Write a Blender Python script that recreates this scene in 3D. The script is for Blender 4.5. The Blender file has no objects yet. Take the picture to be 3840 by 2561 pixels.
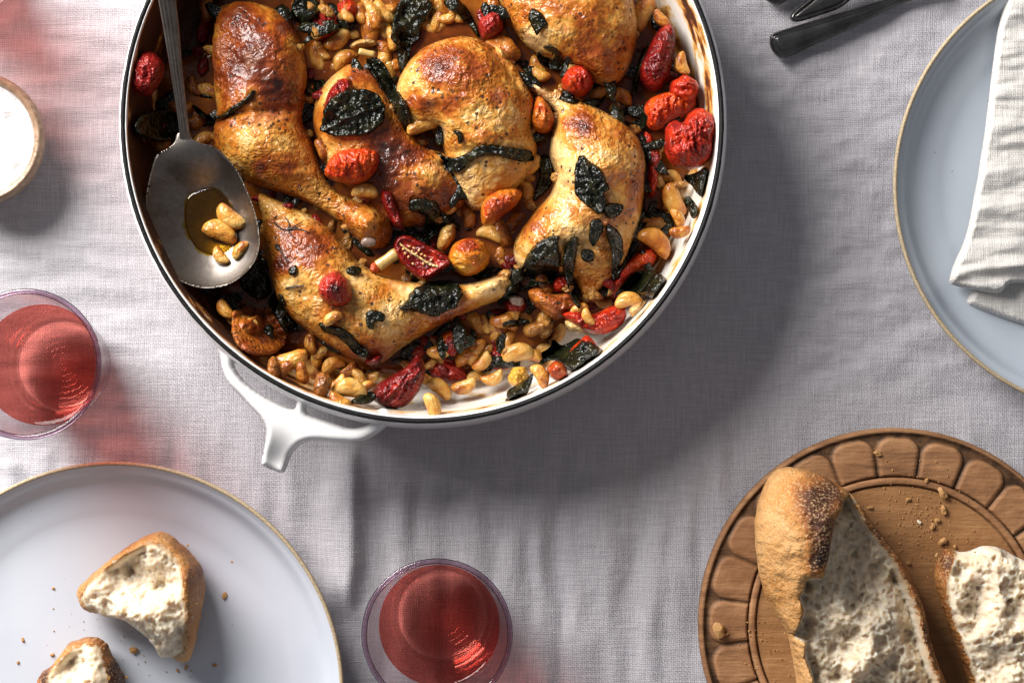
import bpy, bmesh, math, random
import numpy as np
from mathutils import Vector, Matrix

scene = bpy.context.scene
COL = scene.collection
# ------------------------------------------------------------------ camera, light, exposure
PXW, PXH = 3840.0, 2561.0
SV = PXW / 2351.0                       # coordinates below are read off a 2351 px wide view of the photograph
MPP = 0.000135                          # metres per photo pixel on the table plane
CAM = Vector((-0.005, -0.019, 1.10))
cam_data = bpy.data.cameras.new("camera"); cam = bpy.data.objects.new("camera", cam_data); COL.objects.link(cam)
cam.location = CAM
FWD = (Vector((0, 0, 0)) - CAM).normalized()
RIGHT = FWD.cross(Vector((0, 1, 0))).normalized(); UP = RIGHT.cross(FWD).normalized()
cam.matrix_world = Matrix.Translation(CAM) @ Matrix((RIGHT, UP, -FWD)).transposed().to_4x4()
TANH = PXW * 0.5 * MPP / CAM.length
cam_data.sensor_width = 36.0; cam_data.lens = 18.0 / TANH
cam_data.clip_start = 0.05; cam_data.clip_end = 20.0
scene.camera = cam

world = bpy.data.worlds.new("World"); scene.world = world; world.use_nodes = True
bg = world.node_tree.nodes["Background"]
bg.inputs[0].default_value = (0.91, 0.92, 1.0, 1.0); bg.inputs[1].default_value = 0.20

KEY_DIR = Vector((-0.72, 0.69, 0.58)).normalized()       # towards the window
key = bpy.data.lights.new("window_sun", 'AREA'); key.shape = 'DISK'; key.size = 0.72
key.energy = 33.0; key.color = (1.0, 0.96, 0.92)
key_ob = bpy.data.objects.new("window_sun", key); COL.objects.link(key_ob)
key_ob.location = KEY_DIR * 1.02 + Vector((0.02, 0.0, 0))
key_ob.rotation_euler = KEY_DIR.to_track_quat('Z', 'Y').to_euler()

scene.view_settings.view_transform = 'Standard'; scene.view_settings.look = 'None'
scene.view_settings.exposure = 0.0; scene.view_settings.gamma = 1.0
scene.view_settings.use_curve_mapping = False
scene.render.engine = 'CYCLES'
cy = scene.cycles
cy.use_denoising = True; cy.use_adaptive_sampling = True; cy.adaptive_threshold = 0.02; cy.max_bounces = 10; cy.diffuse_bounces = 3; cy.glossy_bounces = 4
cy.transmission_bounces = 8; cy.transparent_max_bounces = 24; cy.sample_clamp_indirect = 6.0
cy.caustics_reflective = False; cy.caustics_refractive = False
try:
    cy.denoising_prefilter = 'ACCURATE'
except Exception:
    pass

# ------------------------------------------------------------------ helpers
def ray(u, v, z):
    """table-space point at height z under photo pixel (u, v)"""
    x = (u - PXW / 2) / (PXW / 2) * TANH; y = -(v - PXH / 2) / (PXW / 2) * TANH
    d = FWD + RIGHT * x + UP * y
    t = (z - CAM.z) / d.z
    p = CAM + d * t
    return p.x, p.y
def V(x, y, z=0.0):
    return ray(x * SV, y * SV, z)
def VP(pts, z):
    return np.array([V(a, b, z) for a, b in pts])
RNG = np.random.RandomState(5)
_perm = RNG.permutation(512).astype(np.int64); _perm = np.concatenate([_perm, _perm, _perm])
_g = RNG.normal(size=(512, 3)); _g /= np.linalg.norm(_g, axis=1)[:, None]
def perlin(x, y, z=0.0):
    x = np.asarray(x, float); y = np.asarray(y, float); z = np.zeros_like(x) + z
    xi = np.floor(x).astype(np.int64); yi = np.floor(y).astype(np.int64); zi = np.floor(z).astype(np.int64)
    xf = x - xi; yf = y - yi; zf = z - zi
    f = lambda t: t * t * t * (t * (t * 6 - 15) + 10)
    u, v, w = f(xf), f(yf), f(zf)
    def gr(a, b, c):
        h = _perm[(_perm[(_perm[(xi + a) & 511] + yi + b) & 511] + zi + c) & 511]
        g = _g[h]
        return g[..., 0] * (xf - a) + g[..., 1] * (yf - b) + g[..., 2] * (zf - c)
    l = lambda a, b, t: a + (b - a) * t
    return 1.6 * l(l(l(gr(0,0,0), gr(1,0,0), u), l(gr(0,1,0), gr(1,1,0), u), v),
                   l(l(gr(0,0,1), gr(1,0,1), u), l(gr(0,1,1), gr(1,1,1), u), v), w)
def fbm(x, y, z=0.0, o=3, gain=0.5):
    s = 0; a = 1.0; f = 1.0
    for i in range(o):
        s = s + a * perlin(np.asarray(x) * f, np.asarray(y) * f, np.asarray(z) * f + 7.3 * i); a *= gain; f *= 2.03
    return s
def ridged(x, y, z=0.0, o=3):
    s = 0; a = 1.0; f = 1.0
    for i in range(o):
        s = s + a * (1 - 2.2 * np.abs(perlin(np.asarray(x) * f, np.asarray(y) * f, z * f + 3.1 * i))); a *= 0.5; f *= 2.1
    return s
def sstep(a, b, x):
    t = np.clip((np.asarray(x, float) - a) / (b - a), 0, 1); return t * t * (3 - 2 * t)
def tag(o, label=None, cat=None, group=None, kind=None):
    if label: o['label'] = label
    if cat: o['category'] = cat
    if group: o['group'] = group
    if kind: o['kind'] = kind
    return o
def empty(name, loc=(0, 0, 0)):
    o = bpy.data.objects.new(name, None); o.location = loc; o.empty_display_size = 0.01; COL.objects.link(o); return o
def mesh_obj(name, verts, faces, mat, parent=None, loc=None, smooth=True, attrs=None):
    verts = np.asarray(verts, float)
    if loc is None:
        loc = np.array([verts[:, 0].mean(), verts[:, 1].mean(), verts[:, 2].min()])
    loc = np.asarray(loc, float)
    me = bpy.data.meshes.new(name)
    me.from_pydata((verts - loc).tolist(), [], [tuple(f) for f in faces])
    if smooth:
        me.polygons.foreach_set("use_smooth", np.ones(len(me.polygons), dtype=bool))
    if attrs:
        for k, a in attrs.items():
            at = me.attributes.new(k, 'FLOAT', 'POINT'); at.data.foreach_set("value", np.asarray(a, np.float32))
    me.materials.append(mat); me.update()
    o = bpy.data.objects.new(name, me); COL.objects.link(o)
    o.location = loc
    if parent:
        o.parent = parent; o.location = Vector(loc) - Vector(world_loc(parent))
    return o
def world_loc(o):
    v = Vector(o.location)
    p = o.parent
    while p:
        v = v + Vector(p.location); p = p.parent
    return v
def lathe(name, prof, mat, parent=None, loc=(0, 0, 0), n=128, attrf=None, close=False):
    prof = np.array(prof, float); m = len(prof)
    th = np.linspace(0, 2 * np.pi, n, endpoint=False)
    vs = np.stack([np.outer(np.cos(th), prof[:, 0]), np.outer(np.sin(th), prof[:, 0]), np.tile(prof[:, 1], (n, 1))], -1).reshape(-1, 3)
    fs = []
    for i in range(n):
        j = (i + 1) % n
        for k in range(m - 1 if not close else m):
            k2 = (k + 1) % m
            fs.append((i * m + k, j * m + k, j * m + k2, i * m + k2))
    at = attrf(vs) if attrf else None
    vs = vs + np.array(loc)
    return mesh_obj(name, vs, fs, mat, parent, loc=loc, attrs=at)
def smooth_prof(pts, n=8):
    """catmull-rom through open profile points"""
    p = np.array(pts, float); out = []
    P = np.vstack([2 * p[0] - p[1], p, 2 * p[-1] - p[-2]])
    for i in range(1, len(P) - 2):
        for t in np.linspace(0, 1, n, endpoint=False):
            a, b, c, d = P[i - 1], P[i], P[i + 1], P[i + 2]
            out.append(0.5 * (2 * b + (c - a) * t + (2 * a - 5 * b + 4 * c - d) * t * t + (3 * b - a - 3 * c + d) * t ** 3))
    out.append(p[-1]); return np.array(out)
def smooth_poly(p, n=6):
    p = np.asarray(p, float); out = []
    N = len(p)
    for i in range(N):
        a, b, c, d = p[i - 1], p[i], p[(i + 1) % N], p[(i + 2) % N]
        for t in np.linspace(0, 1, n, endpoint=False):
            out.append(0.5 * (2 * b + (c - a) * t + (2 * a - 5 * b + 4 * c - d) * t * t + (3 * b - a - 3 * c + d) * t ** 3))
    return np.array(out)
def inside(px, py, poly):
    r = np.zeros(px.shape, bool); N = len(poly)
    for i in range(N):
        x1, y1 = poly[i]; x2, y2 = poly[(i + 1) % N]
        if y1 == y2: continue
        c = ((y1 > py) != (y2 > py)) & (px < (x2 - x1) * (py - y1) / (y2 - y1) + x1)
        r ^= c
    return r
def dist_poly(px, py, poly):
    sh = px.shape; px = px.ravel(); py = py.ravel()
    best = np.full(px.shape, 1e9); bx = np.zeros_like(px); by = np.zeros_like(py)
    N = len(poly)
    for i in range(N):
        a = poly[i]; b = poly[(i + 1) % N]; d = b - a; L = d @ d + 1e-18
        t = np.clip(((px - a[0]) * d[0] + (py - a[1]) * d[1]) / L, 0, 1)
        qx = a[0] + t * d[0]; qy = a[1] + t * d[1]
        r = (px - qx) ** 2 + (py - qy) ** 2
        m = r < best
        best[m] = r[m]; bx[m] = qx[m]; by[m] = qy[m]
    return np.sqrt(best).reshape(sh), bx.reshape(sh), by.reshape(sh)
def poisson(M, it=None):
    n = max(M.shape); it = it or int(2.2 * n) + 30
    u = np.zeros(M.shape); om = 2.0 / (1 + math.sin(math.pi / (0.75 * min(M.shape) + 4)))
    I, J = np.indices(M.shape); red = ((I + J) % 2 == 0) & M; blk = ((I + J) % 2 == 1) & M
    for k in range(it):
        for c in (red, blk):
            s = np.zeros_like(u)
            s[1:-1, 1:-1] = u[:-2, 1:-1] + u[2:, 1:-1] + u[1:-1, :-2] + u[1:-1, 2:] + 1.0
            u[c] += om * (0.25 * s[c] - u[c])
    return np.maximum(u, 0)
# height map of what is already in place (table space, 1 mm lattice)
HG = 0.001; HX0, HY0, HN = -0.40, -0.35, 800
HM = np.zeros((HN, HN))
def hm_get(x, y):
    fx = np.clip((np.asarray(x) - HX0) / HG, 0, HN - 2); fy = np.clip((np.asarray(y) - HY0) / HG, 0, HN - 2)
    i = fx.astype(int); j = fy.astype(int); a = fx - i; b = fy - j
    return (HM[i, j] * (1 - a) * (1 - b) + HM[i + 1, j] * a * (1 - b) + HM[i, j + 1] * (1 - a) * b + HM[i + 1, j + 1] * a * b)
def hm_put(x, y, z):
    i = np.clip(np.round((x - HX0) / HG).astype(int), 0, HN - 1); j = np.clip(np.round((y - HY0) / HG).astype(int), 0, HN - 1)
    np.maximum.at(HM, (i.ravel(), j.ravel()), z.ravel())
def blur(a, k):
    for _ in range(k):
        p = np.pad(a, 1, mode='edge')
        a = (p[:-2, 1:-1] + p[2:, 1:-1] + p[1:-1, :-2] + p[1:-1, 2:] + 2 * a) / 6
    return a
def puff(name, poly, mat, zb, thick, step=0.0009, edge=0.35, prof='round', parent=None, disp=None, holes=(), drape=None,
         attr=None, put=True, smooth_n=5, power=0.5, split=None, bottom=True, rim_noise=0.0, seed=0, base_blur=4, bdisp=0.35):
    """closed solid whose outline is poly (table space), inflated to the given thickness.
    disp(x,y,d,h)->extra height of the upper side; drape: rest on what lies below, follow it"""
    P = smooth_poly(poly, smooth_n)
    if rim_noise:
        c = P.mean(0); q = P - c; L = np.linalg.norm(q, axis=1)
        P = c + q * (1 + rim_noise * fbm(P[:, 0] * 300 + seed * 3.7, P[:, 1] * 300, seed * 1.3, 2 if rim_noise < 0.04 else 3, 0.8))[:, None]
    HP = [smooth_poly(h, smooth_n) for h in holes]
    x0, y0 = P.min(0) - 2.5 * step; x1, y1 = P.max(0) + 2.5 * step
    X, Y = np.meshgrid(np.arange(x0, x1, step), np.arange(y0, y1, step), indexing='ij')
    M = inside(X, Y, P)
    D, BX, BY = dist_poly(X, Y, P)
    for h in HP:
        M &= ~inside(X, Y, h)
        d2, b2x, b2y = dist_poly(X, Y, h); m = d2 < D
        D[m] = d2[m]; BX[m] = b2x[m]; BY[m] = b2y[m]
    if M.sum() < 12:
        raise RuntimeError("tiny " + name)
    if prof == 'round':
        u = poisson(M); h = (u / u.max()) ** power
    else:
        h = prof(D)
    h = np.where(M, h, 0.0)
    pad = np.pad(M, 1); nb = np.ones(M.shape, bool)
    for a in (0, 1, 2):
        for b in (0, 1, 2):
            nb &= pad[a:a + M.shape[0], b:b + M.shape[1]]
    Bd = M & ~nb
    XX = np.where(Bd & (D < 2 * step), BX, X); YY = np.where(Bd & (D < 2 * step), BY, Y)
    hb = np.where(Bd, 0.0, h)
    base = zb
    if drape is not None:
        B = hm_get(XX, YY)
        if drape == 'rigid':
            base = np.quantile(B[M], 0.6) + zb
        else:
            B = np.where(M, B, B[M].mean()); B = blur(B, base_blur); base = B + zb
    top = base + thick * (edge + (1 - edge) * hb)
    bot = base + thick * edge * (1 - hb)
    if disp is not None:
        top = top + disp(XX, YY, np.where(Bd, 0, D), hb) * np.where(Bd, bdisp, 1)
        bot = np.minimum(bot, top - 0.0002)
    idt = np.full(M.shape, -1); idt[M] = np.arange(M.sum())
    inner = M & ~Bd
    nt = int(M.sum()); idb = idt.copy(); idb[inner] = nt + np.arange(inner.sum())
    vt = np.stack([XX[M], YY[M], top[M]], 1); vb = np.stack([XX[inner], YY[inner], bot[inner]], 1)
    verts = np.vstack([vt, vb]) if bottom else vt
    a, b, c, d = idt[:-1, :-1], idt[1:, :-1], idt[1:, 1:], idt[:-1, 1:]
    ft = []; fb = []
    Q = np.stack([a, b, c, d], -1).reshape(-1, 4)
    QB = np.stack([idb[:-1, :-1], idb[1:, :-1], idb[1:, 1:], idb[:-1, 1:]], -1).reshape(-1, 4)
    ok = (Q >= 0).sum(1)
    faces = [tuple(q) for q in Q[ok == 4].tolist()] + [tuple(v for v in q if v >= 0) for q in Q[ok == 3].tolist()]
    if bottom:
        faces += [tuple(q[::-1]) for q in QB[ok == 4].tolist()] + [tuple(v for v in q[::-1] if v >= 0) for q in QB[ok == 3].tolist()]
    at = None
    if attr is not None:
        at = {}
        for k, fn in attr.items():
            A = fn(XX, YY, np.where(Bd, 0, D), hb)
            A = A + np.zeros(M.shape)
            at[k] = np.concatenate([A[M], A[inner]]) if bottom else A[M]
    if put:
        hm_put(XX[M], YY[M], top[M])
    if split is None:
        return mesh_obj(name, verts, faces, mat, parent, attrs=at)
    # split = (fn(x,y)->bool, name2, mat2): two parts of one thing
    fn, n2, m2 = split
    fc = 0.5 * (verts[[f[0] for f in faces]] + verts[[f[2] for f in faces]]); sel = fn(fc[:, 0], fc[:, 1]) & (np.arange(len(faces)) < (ok >= 3).sum())
    res = []
    for flag, nm, mt in ((False, name, mat), (True, n2, m2)):
        fs = [f for f, s in zip(faces, sel) if s == flag]
        used = np.unique(np.concatenate([np.array(f) for f in fs])); mp = {int(o): i for i, o in enumerate(used)}
        sub = {k: A[used] for k, A in at.items()} if at else None
        res.append(mesh_obj(nm, verts[used], [tuple(mp[int(v)] for v in f) for f in fs], mt, parent, attrs=sub))
    return res
def gsum(x, y, blobs, z=0.03):
    """sum of soft spots given in view coordinates (x, y, radius, weight)"""
    s = 0
    for bx, by, r, w in blobs:
        cx, cy_ = V(bx, by, z); rr = r * SV * MPP
        s = s + w * np.exp(-((x - cx) ** 2 + (y - cy_) ** 2) / (2 * rr * rr))
    return s

# ------------------------------------------------------------------ materials
def newmat(name):
    m = bpy.data.materials.new(name); m.use_nodes = True
    nt = m.node_tree; b = nt.nodes["Principled BSDF"]; return m, nt, b
def N(nt, t, **kw):
    n = nt.nodes.new(t)
    for k, v in kw.items():
        setattr(n, k, v)
    return n
def L(nt, a, b): nt.links.new(a, b)
def coords(nt, rand=True):
    tc = N(nt, 'ShaderNodeTexCoord')
    if not rand: return tc.outputs['Object']
    oi = N(nt, 'ShaderNodeObjectInfo'); mu = N(nt, 'ShaderNodeMath', operation='MULTIPLY'); mu.inputs[1].default_value = 3.17
    L(nt, oi.outputs['Random'], mu.inputs[0])
    va = N(nt, 'ShaderNodeVectorMath', operation='ADD'); L(nt, tc.outputs['Object'], va.inputs[0]); L(nt, mu.outputs[0], va.inputs[1])
    return va.outputs[0]
def noise(nt, co, scale, detail=4, rough=0.55, dist=0.0):
    n = N(nt, 'ShaderNodeTexNoise'); n.inputs['Scale'].default_value = scale; n.inputs['Detail'].default_value = detail
    n.inputs['Roughness'].default_value = rough; n.inputs['Distortion'].default_value = dist
    if co is not None: L(nt, co, n.inputs['Vector'])
    return n.outputs[0]
def voro(nt, co, scale, feature='F1', rnd=1.0, out='Distance'):
    n = N(nt, 'ShaderNodeTexVoronoi', feature=feature); n.inputs['Scale'].default_value = scale; n.inputs['Randomness'].default_value = rnd
    L(nt, co, n.inputs['Vector']); return n.outputs[out]
def mth(nt, op, a, b=None, c=None, clamp=False):
    n = N(nt, 'ShaderNodeMath', operation=op, use_clamp=clamp)
    for i, s in enumerate((a, b, c)):
        if s is None: continue
        if isinstance(s, (int, float)): n.inputs[i].default_value = s
        else: L(nt, s, n.inputs[i])
    return n.outputs[0]
def mrange(nt, v, a, b, c=0.0, d=1.0):
    n = N(nt, 'ShaderNodeMapRange'); n.interpolation_type = 'SMOOTHSTEP'
    L(nt, v, n.inputs[0]); n.inputs[1].default_value = a; n.inputs[2].default_value = b; n.inputs[3].default_value = c; n.inputs[4].default_value = d
    return n.outputs[0]
def ramp(nt, fac, stops):
    r = N(nt, 'ShaderNodeValToRGB'); e = r.color_ramp.elements
    while len(e) < len(stops): e.new(0.5)
    for i, (p, c) in enumerate(stops):
        e[i].position = p; e[i].color = (*c, 1)
    L(nt, fac, r.inputs[0]); return r.outputs[0]
def mix(nt, fac, a, b, mode='MIX'):
    n = N(nt, 'ShaderNodeMix', data_type='RGBA', blend_type=mode)
    for s, v in ((n.inputs[0], fac), (n.inputs[6], a), (n.inputs[7], b)):
        if isinstance(v, (int, float)): s.default_value = v
        elif isinstance(v, tuple): s.default_value = (*v, 1)
        else: L(nt, v, s)
    return n.outputs[2]
def attrn(nt, name):
    a = N(nt, 'ShaderNodeAttribute'); a.attribute_name = name; return a.outputs['Fac']
def bump(nt, b, layers):
    prev = None
    for h, dist, strength in layers:
        n = N(nt, 'ShaderNodeBump'); n.inputs['Distance'].default_value = dist; n.inputs['Strength'].default_value = strength
        L(nt, h, n.inputs['Height'])
        if prev is not None: L(nt, prev, n.inputs['Normal'])
        prev = n.outputs[0]
    L(nt, prev, b.inputs['Normal'])
    if b.inputs['Coat Weight'].default_value > 0: L(nt, prev, b.inputs['Coat Normal'])
def setp(b, **kw):
    names = dict(rough='Roughness', metal='Metallic', spec='Specular IOR Level', coat='Coat Weight', coatr='Coat Roughness',
                 sss='Subsurface Weight', ssr='Subsurface Radius', sss_scale='Subsurface Scale', ior='IOR', trans='Transmission Weight', sheen='Sheen Weight')
    for k, v in kw.items():
        b.inputs[names[k]].default_value = v

def m_linen(name, pitch, col, dark, gap, wrinkle=True, bstr=0.8):
    m, nt, b = newmat(name); co = coords(nt, False)
    # slightly uneven threads
    nz = N(nt, 'ShaderNodeTexNoise'); nz.inputs['Scale'].default_value = 45; nz.inputs['Detail'].default_value = 3; L(nt, co, nz.inputs['Vector'])
    sub = N(nt, 'ShaderNodeVectorMath', operation='SUBTRACT'); L(nt, nz.outputs['Color'], sub.inputs[0]); sub.inputs[1].default_value = (.5, .5, .5)
    sc = N(nt, 'ShaderNodeVectorMath', operation='SCALE'); L(nt, sub.outputs[0], sc.inputs[0]); sc.inputs['Scale'].default_value = pitch * 2.4
    ad = N(nt, 'ShaderNodeVectorMath', operation='ADD'); L(nt, co, ad.inputs[0]); L(nt, sc.outputs[0], ad.inputs[1])
    nz2 = N(nt, 'ShaderNodeTexNoise'); nz2.inputs['Scale'].default_value = 420; nz2.inputs['Detail'].default_value = 1; L(nt, co, nz2.inputs['Vector'])
    sc2 = N(nt, 'ShaderNodeVectorMath', operation='SCALE'); L(nt, nz2.outputs['Color'], sc2.inputs[0]); sc2.inputs['Scale'].default_value = pitch * 1.3
    ad2 = N(nt, 'ShaderNodeVectorMath', operation='ADD'); L(nt, ad.outputs[0], ad2.inputs[0]); L(nt, sc2.outputs[0], ad2.inputs[1])
    sp = N(nt, 'ShaderNodeSeparateXYZ'); L(nt, ad2.outputs[0], sp.inputs[0])
    k = math.pi / pitch
    sx = mth(nt, 'SINE', mth(nt, 'MULTIPLY', sp.outputs[0], k)); sy = mth(nt, 'SINE', mth(nt, 'MULTIPLY', sp.outputs[1], k))
    ax = mth(nt, 'ABSOLUTE', sx); ay = mth(nt, 'ABSOLUTE', sy)
    par = mrange(nt, mth(nt, 'MULTIPLY', sx, sy), -0.25, 0.25)
    # warp over where par=1, weft over where par=0
    hgt = mth(nt, 'ADD', mth(nt, 'MULTIPLY', mth(nt, 'MULTIPLY', ax, par), 1.0), mth(nt, 'MULTIPLY', ay, mth(nt, 'SUBTRACT', 1.0, par)))
    gp = mth(nt, 'MULTIPLY', ax, ay)
    # slubs: threads that vary in thickness and tone along their length
    mp = N(nt, 'ShaderNodeMapping'); mp.inputs['Scale'].default_value = (60, 1000, 1); L(nt, co, mp.inputs[0])
    mp2 = N(nt, 'ShaderNodeMapping'); mp2.inputs['Scale'].default_value = (1000, 60, 1); L(nt, co, mp2.inputs[0])
    s1 = noise(nt, mp.outputs[0], 1.0, 2); s2 = noise(nt, mp2.outputs[0], 1.0, 2)
    slub = mth(nt, 'ADD', s1, s2)
    tone = mrange(nt, slub, 0.75, 1.3)
    c = mix(nt, tone, dark, col)
    c = mix(nt, mrange(nt, gp, 0.0, 0.42, gap, 0.0), c, tuple(0.35 * v for v in dark))
    c = mix(nt, mrange(nt, noise(nt, co, 9, 3), 0.35, 0.75, 0.0, 0.3), c, dark)
    L(nt, c, b.inputs['Base Color']); setp(b, rough=0.85, spec=0.15, sheen=0.15)
    fine = noise(nt, co, 2500, 2)
    bump(nt, b, [(slub, 0.0005, 0.45), (noise(nt, co, 130, 4), 0.0016, 0.35), (hgt, pitch * 0.55, bstr), (fine, 0.0002, 0.4)])
    return m
MLINEN = m_linen("linen", 0.00105, (0.565, 0.55, 0.585), (0.44, 0.425, 0.455), 0.40, bstr=0.34)
MNAPKIN = m_linen("cotton", 0.0009, (0.72, 0.70, 0.665), (0.60, 0.58, 0.55), 0.3, bstr=0.35)

def m_enamel():
    m, nt, b = newmat("enamel"); co = coords(nt, False)
    st = attrn(nt, 'stain_shade')
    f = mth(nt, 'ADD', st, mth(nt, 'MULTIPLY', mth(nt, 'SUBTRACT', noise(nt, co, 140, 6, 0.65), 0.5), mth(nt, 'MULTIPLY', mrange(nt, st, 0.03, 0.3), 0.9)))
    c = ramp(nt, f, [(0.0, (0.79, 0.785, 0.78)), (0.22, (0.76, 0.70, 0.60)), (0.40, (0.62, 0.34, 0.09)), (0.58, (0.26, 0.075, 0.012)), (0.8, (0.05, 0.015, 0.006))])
    sp = mrange(nt, voro(nt, co, 210), 0.05, 0.075, 1.0, 0.0)
    sp2 = mth(nt, 'MULTIPLY', sp, mrange(nt, noise(nt, co, 40, 1), 0.62, 0.68))
    c = mix(nt, mth(nt, 'MULTIPLY', sp2, 0.7), c, (0.12, 0.06, 0.03))
    L(nt, c, b.inputs['Base Color']); setp(b, rough=0.16, spec=0.5)
    L(nt, mrange(nt, f, 0.1, 0.6, 0.14, 0.5), b.inputs['Roughness'])
    bump(nt, b, [(noise(nt, co, 70, 2), 0.0015, 0.10), (noise(nt, co, 600, 3), 0.0008, 0.0)])
    bm2 = [n for n in nt.nodes if n.type == 'BUMP'][-1]
    L(nt, mrange(nt, f, 0.25, 0.6, 0.0, 0.8), bm2.inputs['Strength'])
    return m
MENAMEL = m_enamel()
def simple(name, col, rough=0.5, metal=0.0, var=0.0, vscale=200, bmp=None, **kw):
    m, nt, b = newmat(name); co = coords(nt)
    if var:
        c = mix(nt, mrange(nt, noise(nt, co, vscale, 4), 0.3, 0.7), tuple(v * (1 - var) for v in col), tuple(min(1, v * (1 + var)) for v in col))
        L(nt, c, b.inputs['Base Color'])
    else:
        b.inputs['Base Color'].default_value = (*col, 1)
    setp(b, rough=rough, metal=metal, **kw)
    if bmp:
        bump(nt, b, [(noise(nt, co, s, 4), d, st) for s, d, st in bmp])
    return m
MIRON = simple("bare_iron_rim", (0.007, 0.007, 0.0075), 0.6, spec=0.2, bmp=[(700, 0.0006, 0.6)])
def m_spoon():
    m, nt, b = newmat("tarnished_silver"); co = coords(nt, False)
    t = mth(nt, 'ADD', mth(nt, 'MULTIPLY', noise(nt, co, 45, 5, 0.6), 0.7), mth(nt, 'MULTIPLY', noise(nt, co, 380, 5, 0.7), 0.3))
    c = ramp(nt, t, [(0.30, (0.085, 0.068, 0.055)), (0.50, (0.19, 0.165, 0.145)), (0.68, (0.30, 0.275, 0.25))])
    sp = mth(nt, 'MULTIPLY', mrange(nt, noise(nt, co, 900, 3), 0.62, 0.7), 0.75)
    c = mix(nt, sp, c, (0.06, 0.045, 0.035))
    L(nt, c, b.inputs['Base Color']); setp(b, metal=1.0, rough=0.4)
    L(nt, mrange(nt, t, 0.3, 0.7, 0.5, 0.34), b.inputs['Roughness'])
    mp = N(nt, 'ShaderNodeMapping'); mp.inputs['Scale'].default_value = (1500, 120, 1); L(nt, co, mp.inputs[0])
    bump(nt, b, [(noise(nt, co, 700, 4), 0.00012, 0.4), (noise(nt, mp.outputs[0], 1, 3), 0.00006, 0.3)])
    return m
MSPOON = m_spoon()
MSTEEL = simple("cutlery_steel", (0.12, 0.117, 0.115), 0.3, 1.0, var=0.25, vscale=90, bmp=[(900, 0.0001, 0.35)])
def m_glaze(name, col, warm):
    m, nt, b = newmat(name); co = coords(nt)
    c = mix(nt, mrange(nt, noise(nt, co, 14, 3), 0.35, 0.7), col, warm)
    sp = mth(nt, 'MULTIPLY', mrange(nt, voro(nt, co, 95), 0.035, 0.06, 1.0, 0.0), mrange(nt, noise(nt, co, 30, 1), 0.55, 0.6))
    c = mix(nt, mth(nt, 'MULTIPLY', sp, 0.6), c, (0.16, 0.12, 0.09))
    L(nt, c, b.inputs['Base Color']); setp(b, rough=0.28, spec=0.45)
    bump(nt, b, [(noise(nt, co, 55, 2), 0.0012, 0.12), (noise(nt, co, 1200, 2), 0.0001, 0.25)])
    return m
MPLATE = m_glaze("pale_blue_grey_glaze", (0.50, 0.535, 0.60), (0.54, 0.565, 0.63))
MPLATE2 = m_glaze("cool_grey_glaze", (0.42, 0.47, 0.535), (0.46, 0.51, 0.57))
MCLAY = simple("bare_clay", (0.40, 0.315, 0.20), 0.7, var=0.22, vscale=900, bmp=[(1500, 0.0003, 0.6)])
def m_saltclay():
    m, nt, b = newmat("speckled_stoneware"); co = coords(nt)
    c = mix(nt, mrange(nt, noise(nt, co, 260, 4), 0.3, 0.7), (0.22, 0.14, 0.08), (0.38, 0.27, 0.17))
    c = mix(nt, mrange(nt, voro(nt, co, 700), 0.12, 0.2, 0.7, 0.0), c, (0.6, 0.52, 0.4))
    L(nt, c, b.inputs['Base Color']); setp(b, rough=0.3); bump(nt, b, [(noise(nt, co, 500, 3), 0.0006, 0.5)]); return m
MSTONE = m_saltclay()
MSALT = simple("flaky_salt", (0.86, 0.87, 0.88), 0.35, var=0.06, vscale=600, bmp=[(420, 0.0016, 0.5), (1300, 0.0008, 0.6)], sss=0.3)
MSALT.node_tree.nodes["Principled BSDF"].inputs['Subsurface Scale'].default_value = 0.002
def m_clear(name, tint, edge_tint, spec=1.0, rough=0.02, power=0.5):
    """clear layer: what lies behind shows through, tinted; mirror-like towards grazing angles"""
    m = bpy.data.materials.new(name); m.use_nodes = True; nt = m.node_tree
    nt.nodes.remove(nt.nodes["Principled BSDF"]); out = nt.nodes["Material Output"]
    tr = N(nt, 'ShaderNodeBsdfTransparent'); gl = N(nt, 'ShaderNodeBsdfGlossy'); gl.inputs['Roughness'].default_value = rough
    lw = N(nt, 'ShaderNodeLayerWeight'); lw.inputs['Blend'].default_value = power
    L(nt, mix(nt, mth(nt, 'POWER', lw.outputs['Facing'], 2.2), tint, edge_tint), tr.inputs[0])
    fr = N(nt, 'ShaderNodeFresnel'); fr.inputs['IOR'].default_value = 1.5
    mx = N(nt, 'ShaderNodeMixShader'); L(nt, mth(nt, 'MULTIPLY', fr.outputs[0], spec, clamp=True), mx.inputs[0]); L(nt, tr.outputs[0], mx.inputs[1]); L(nt, gl.outputs[0], mx.inputs[2])
    L(nt, mx.outputs[0], out.inputs[0]); return m
def m_tumbler():
    """thin drinking glass: part straight-through, part bent light, mirror-like towards grazing angles"""
    m = m_clear("clear_glass", (0.99, 0.98, 0.985), (0.97, 0.93, 0.96), spec=0.5)
    nt = m.node_tree; out = nt.nodes["Material Output"]; prev = out.inputs[0].links[0].from_socket
    g = N(nt, 'ShaderNodeBsdfGlass'); g.inputs['IOR'].default_value = 1.45; g.inputs['Roughness'].default_value = 0.0; g.inputs['Color'].default_value = (0.97, 0.93, 0.96, 1)
    mx = N(nt, 'ShaderNodeMixShader'); mx.inputs[0].default_value = 0.045; L(nt, prev, mx.inputs[1]); L(nt, g.outputs[0], mx.inputs[2]); L(nt, mx.outputs[0], out.inputs[0]); return m
MGLASS = m_tumbler()
MWINE = m_clear("rose_wine", (1.0, 0.55, 0.49), (1.0, 0.51, 0.45), spec=0.35)
MRIMGLASS = m_clear("polished_glass_edge", (0.82, 0.70, 0.79), (0.62, 0.50, 0.60), spec=1.0, rough=0.10)
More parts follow.
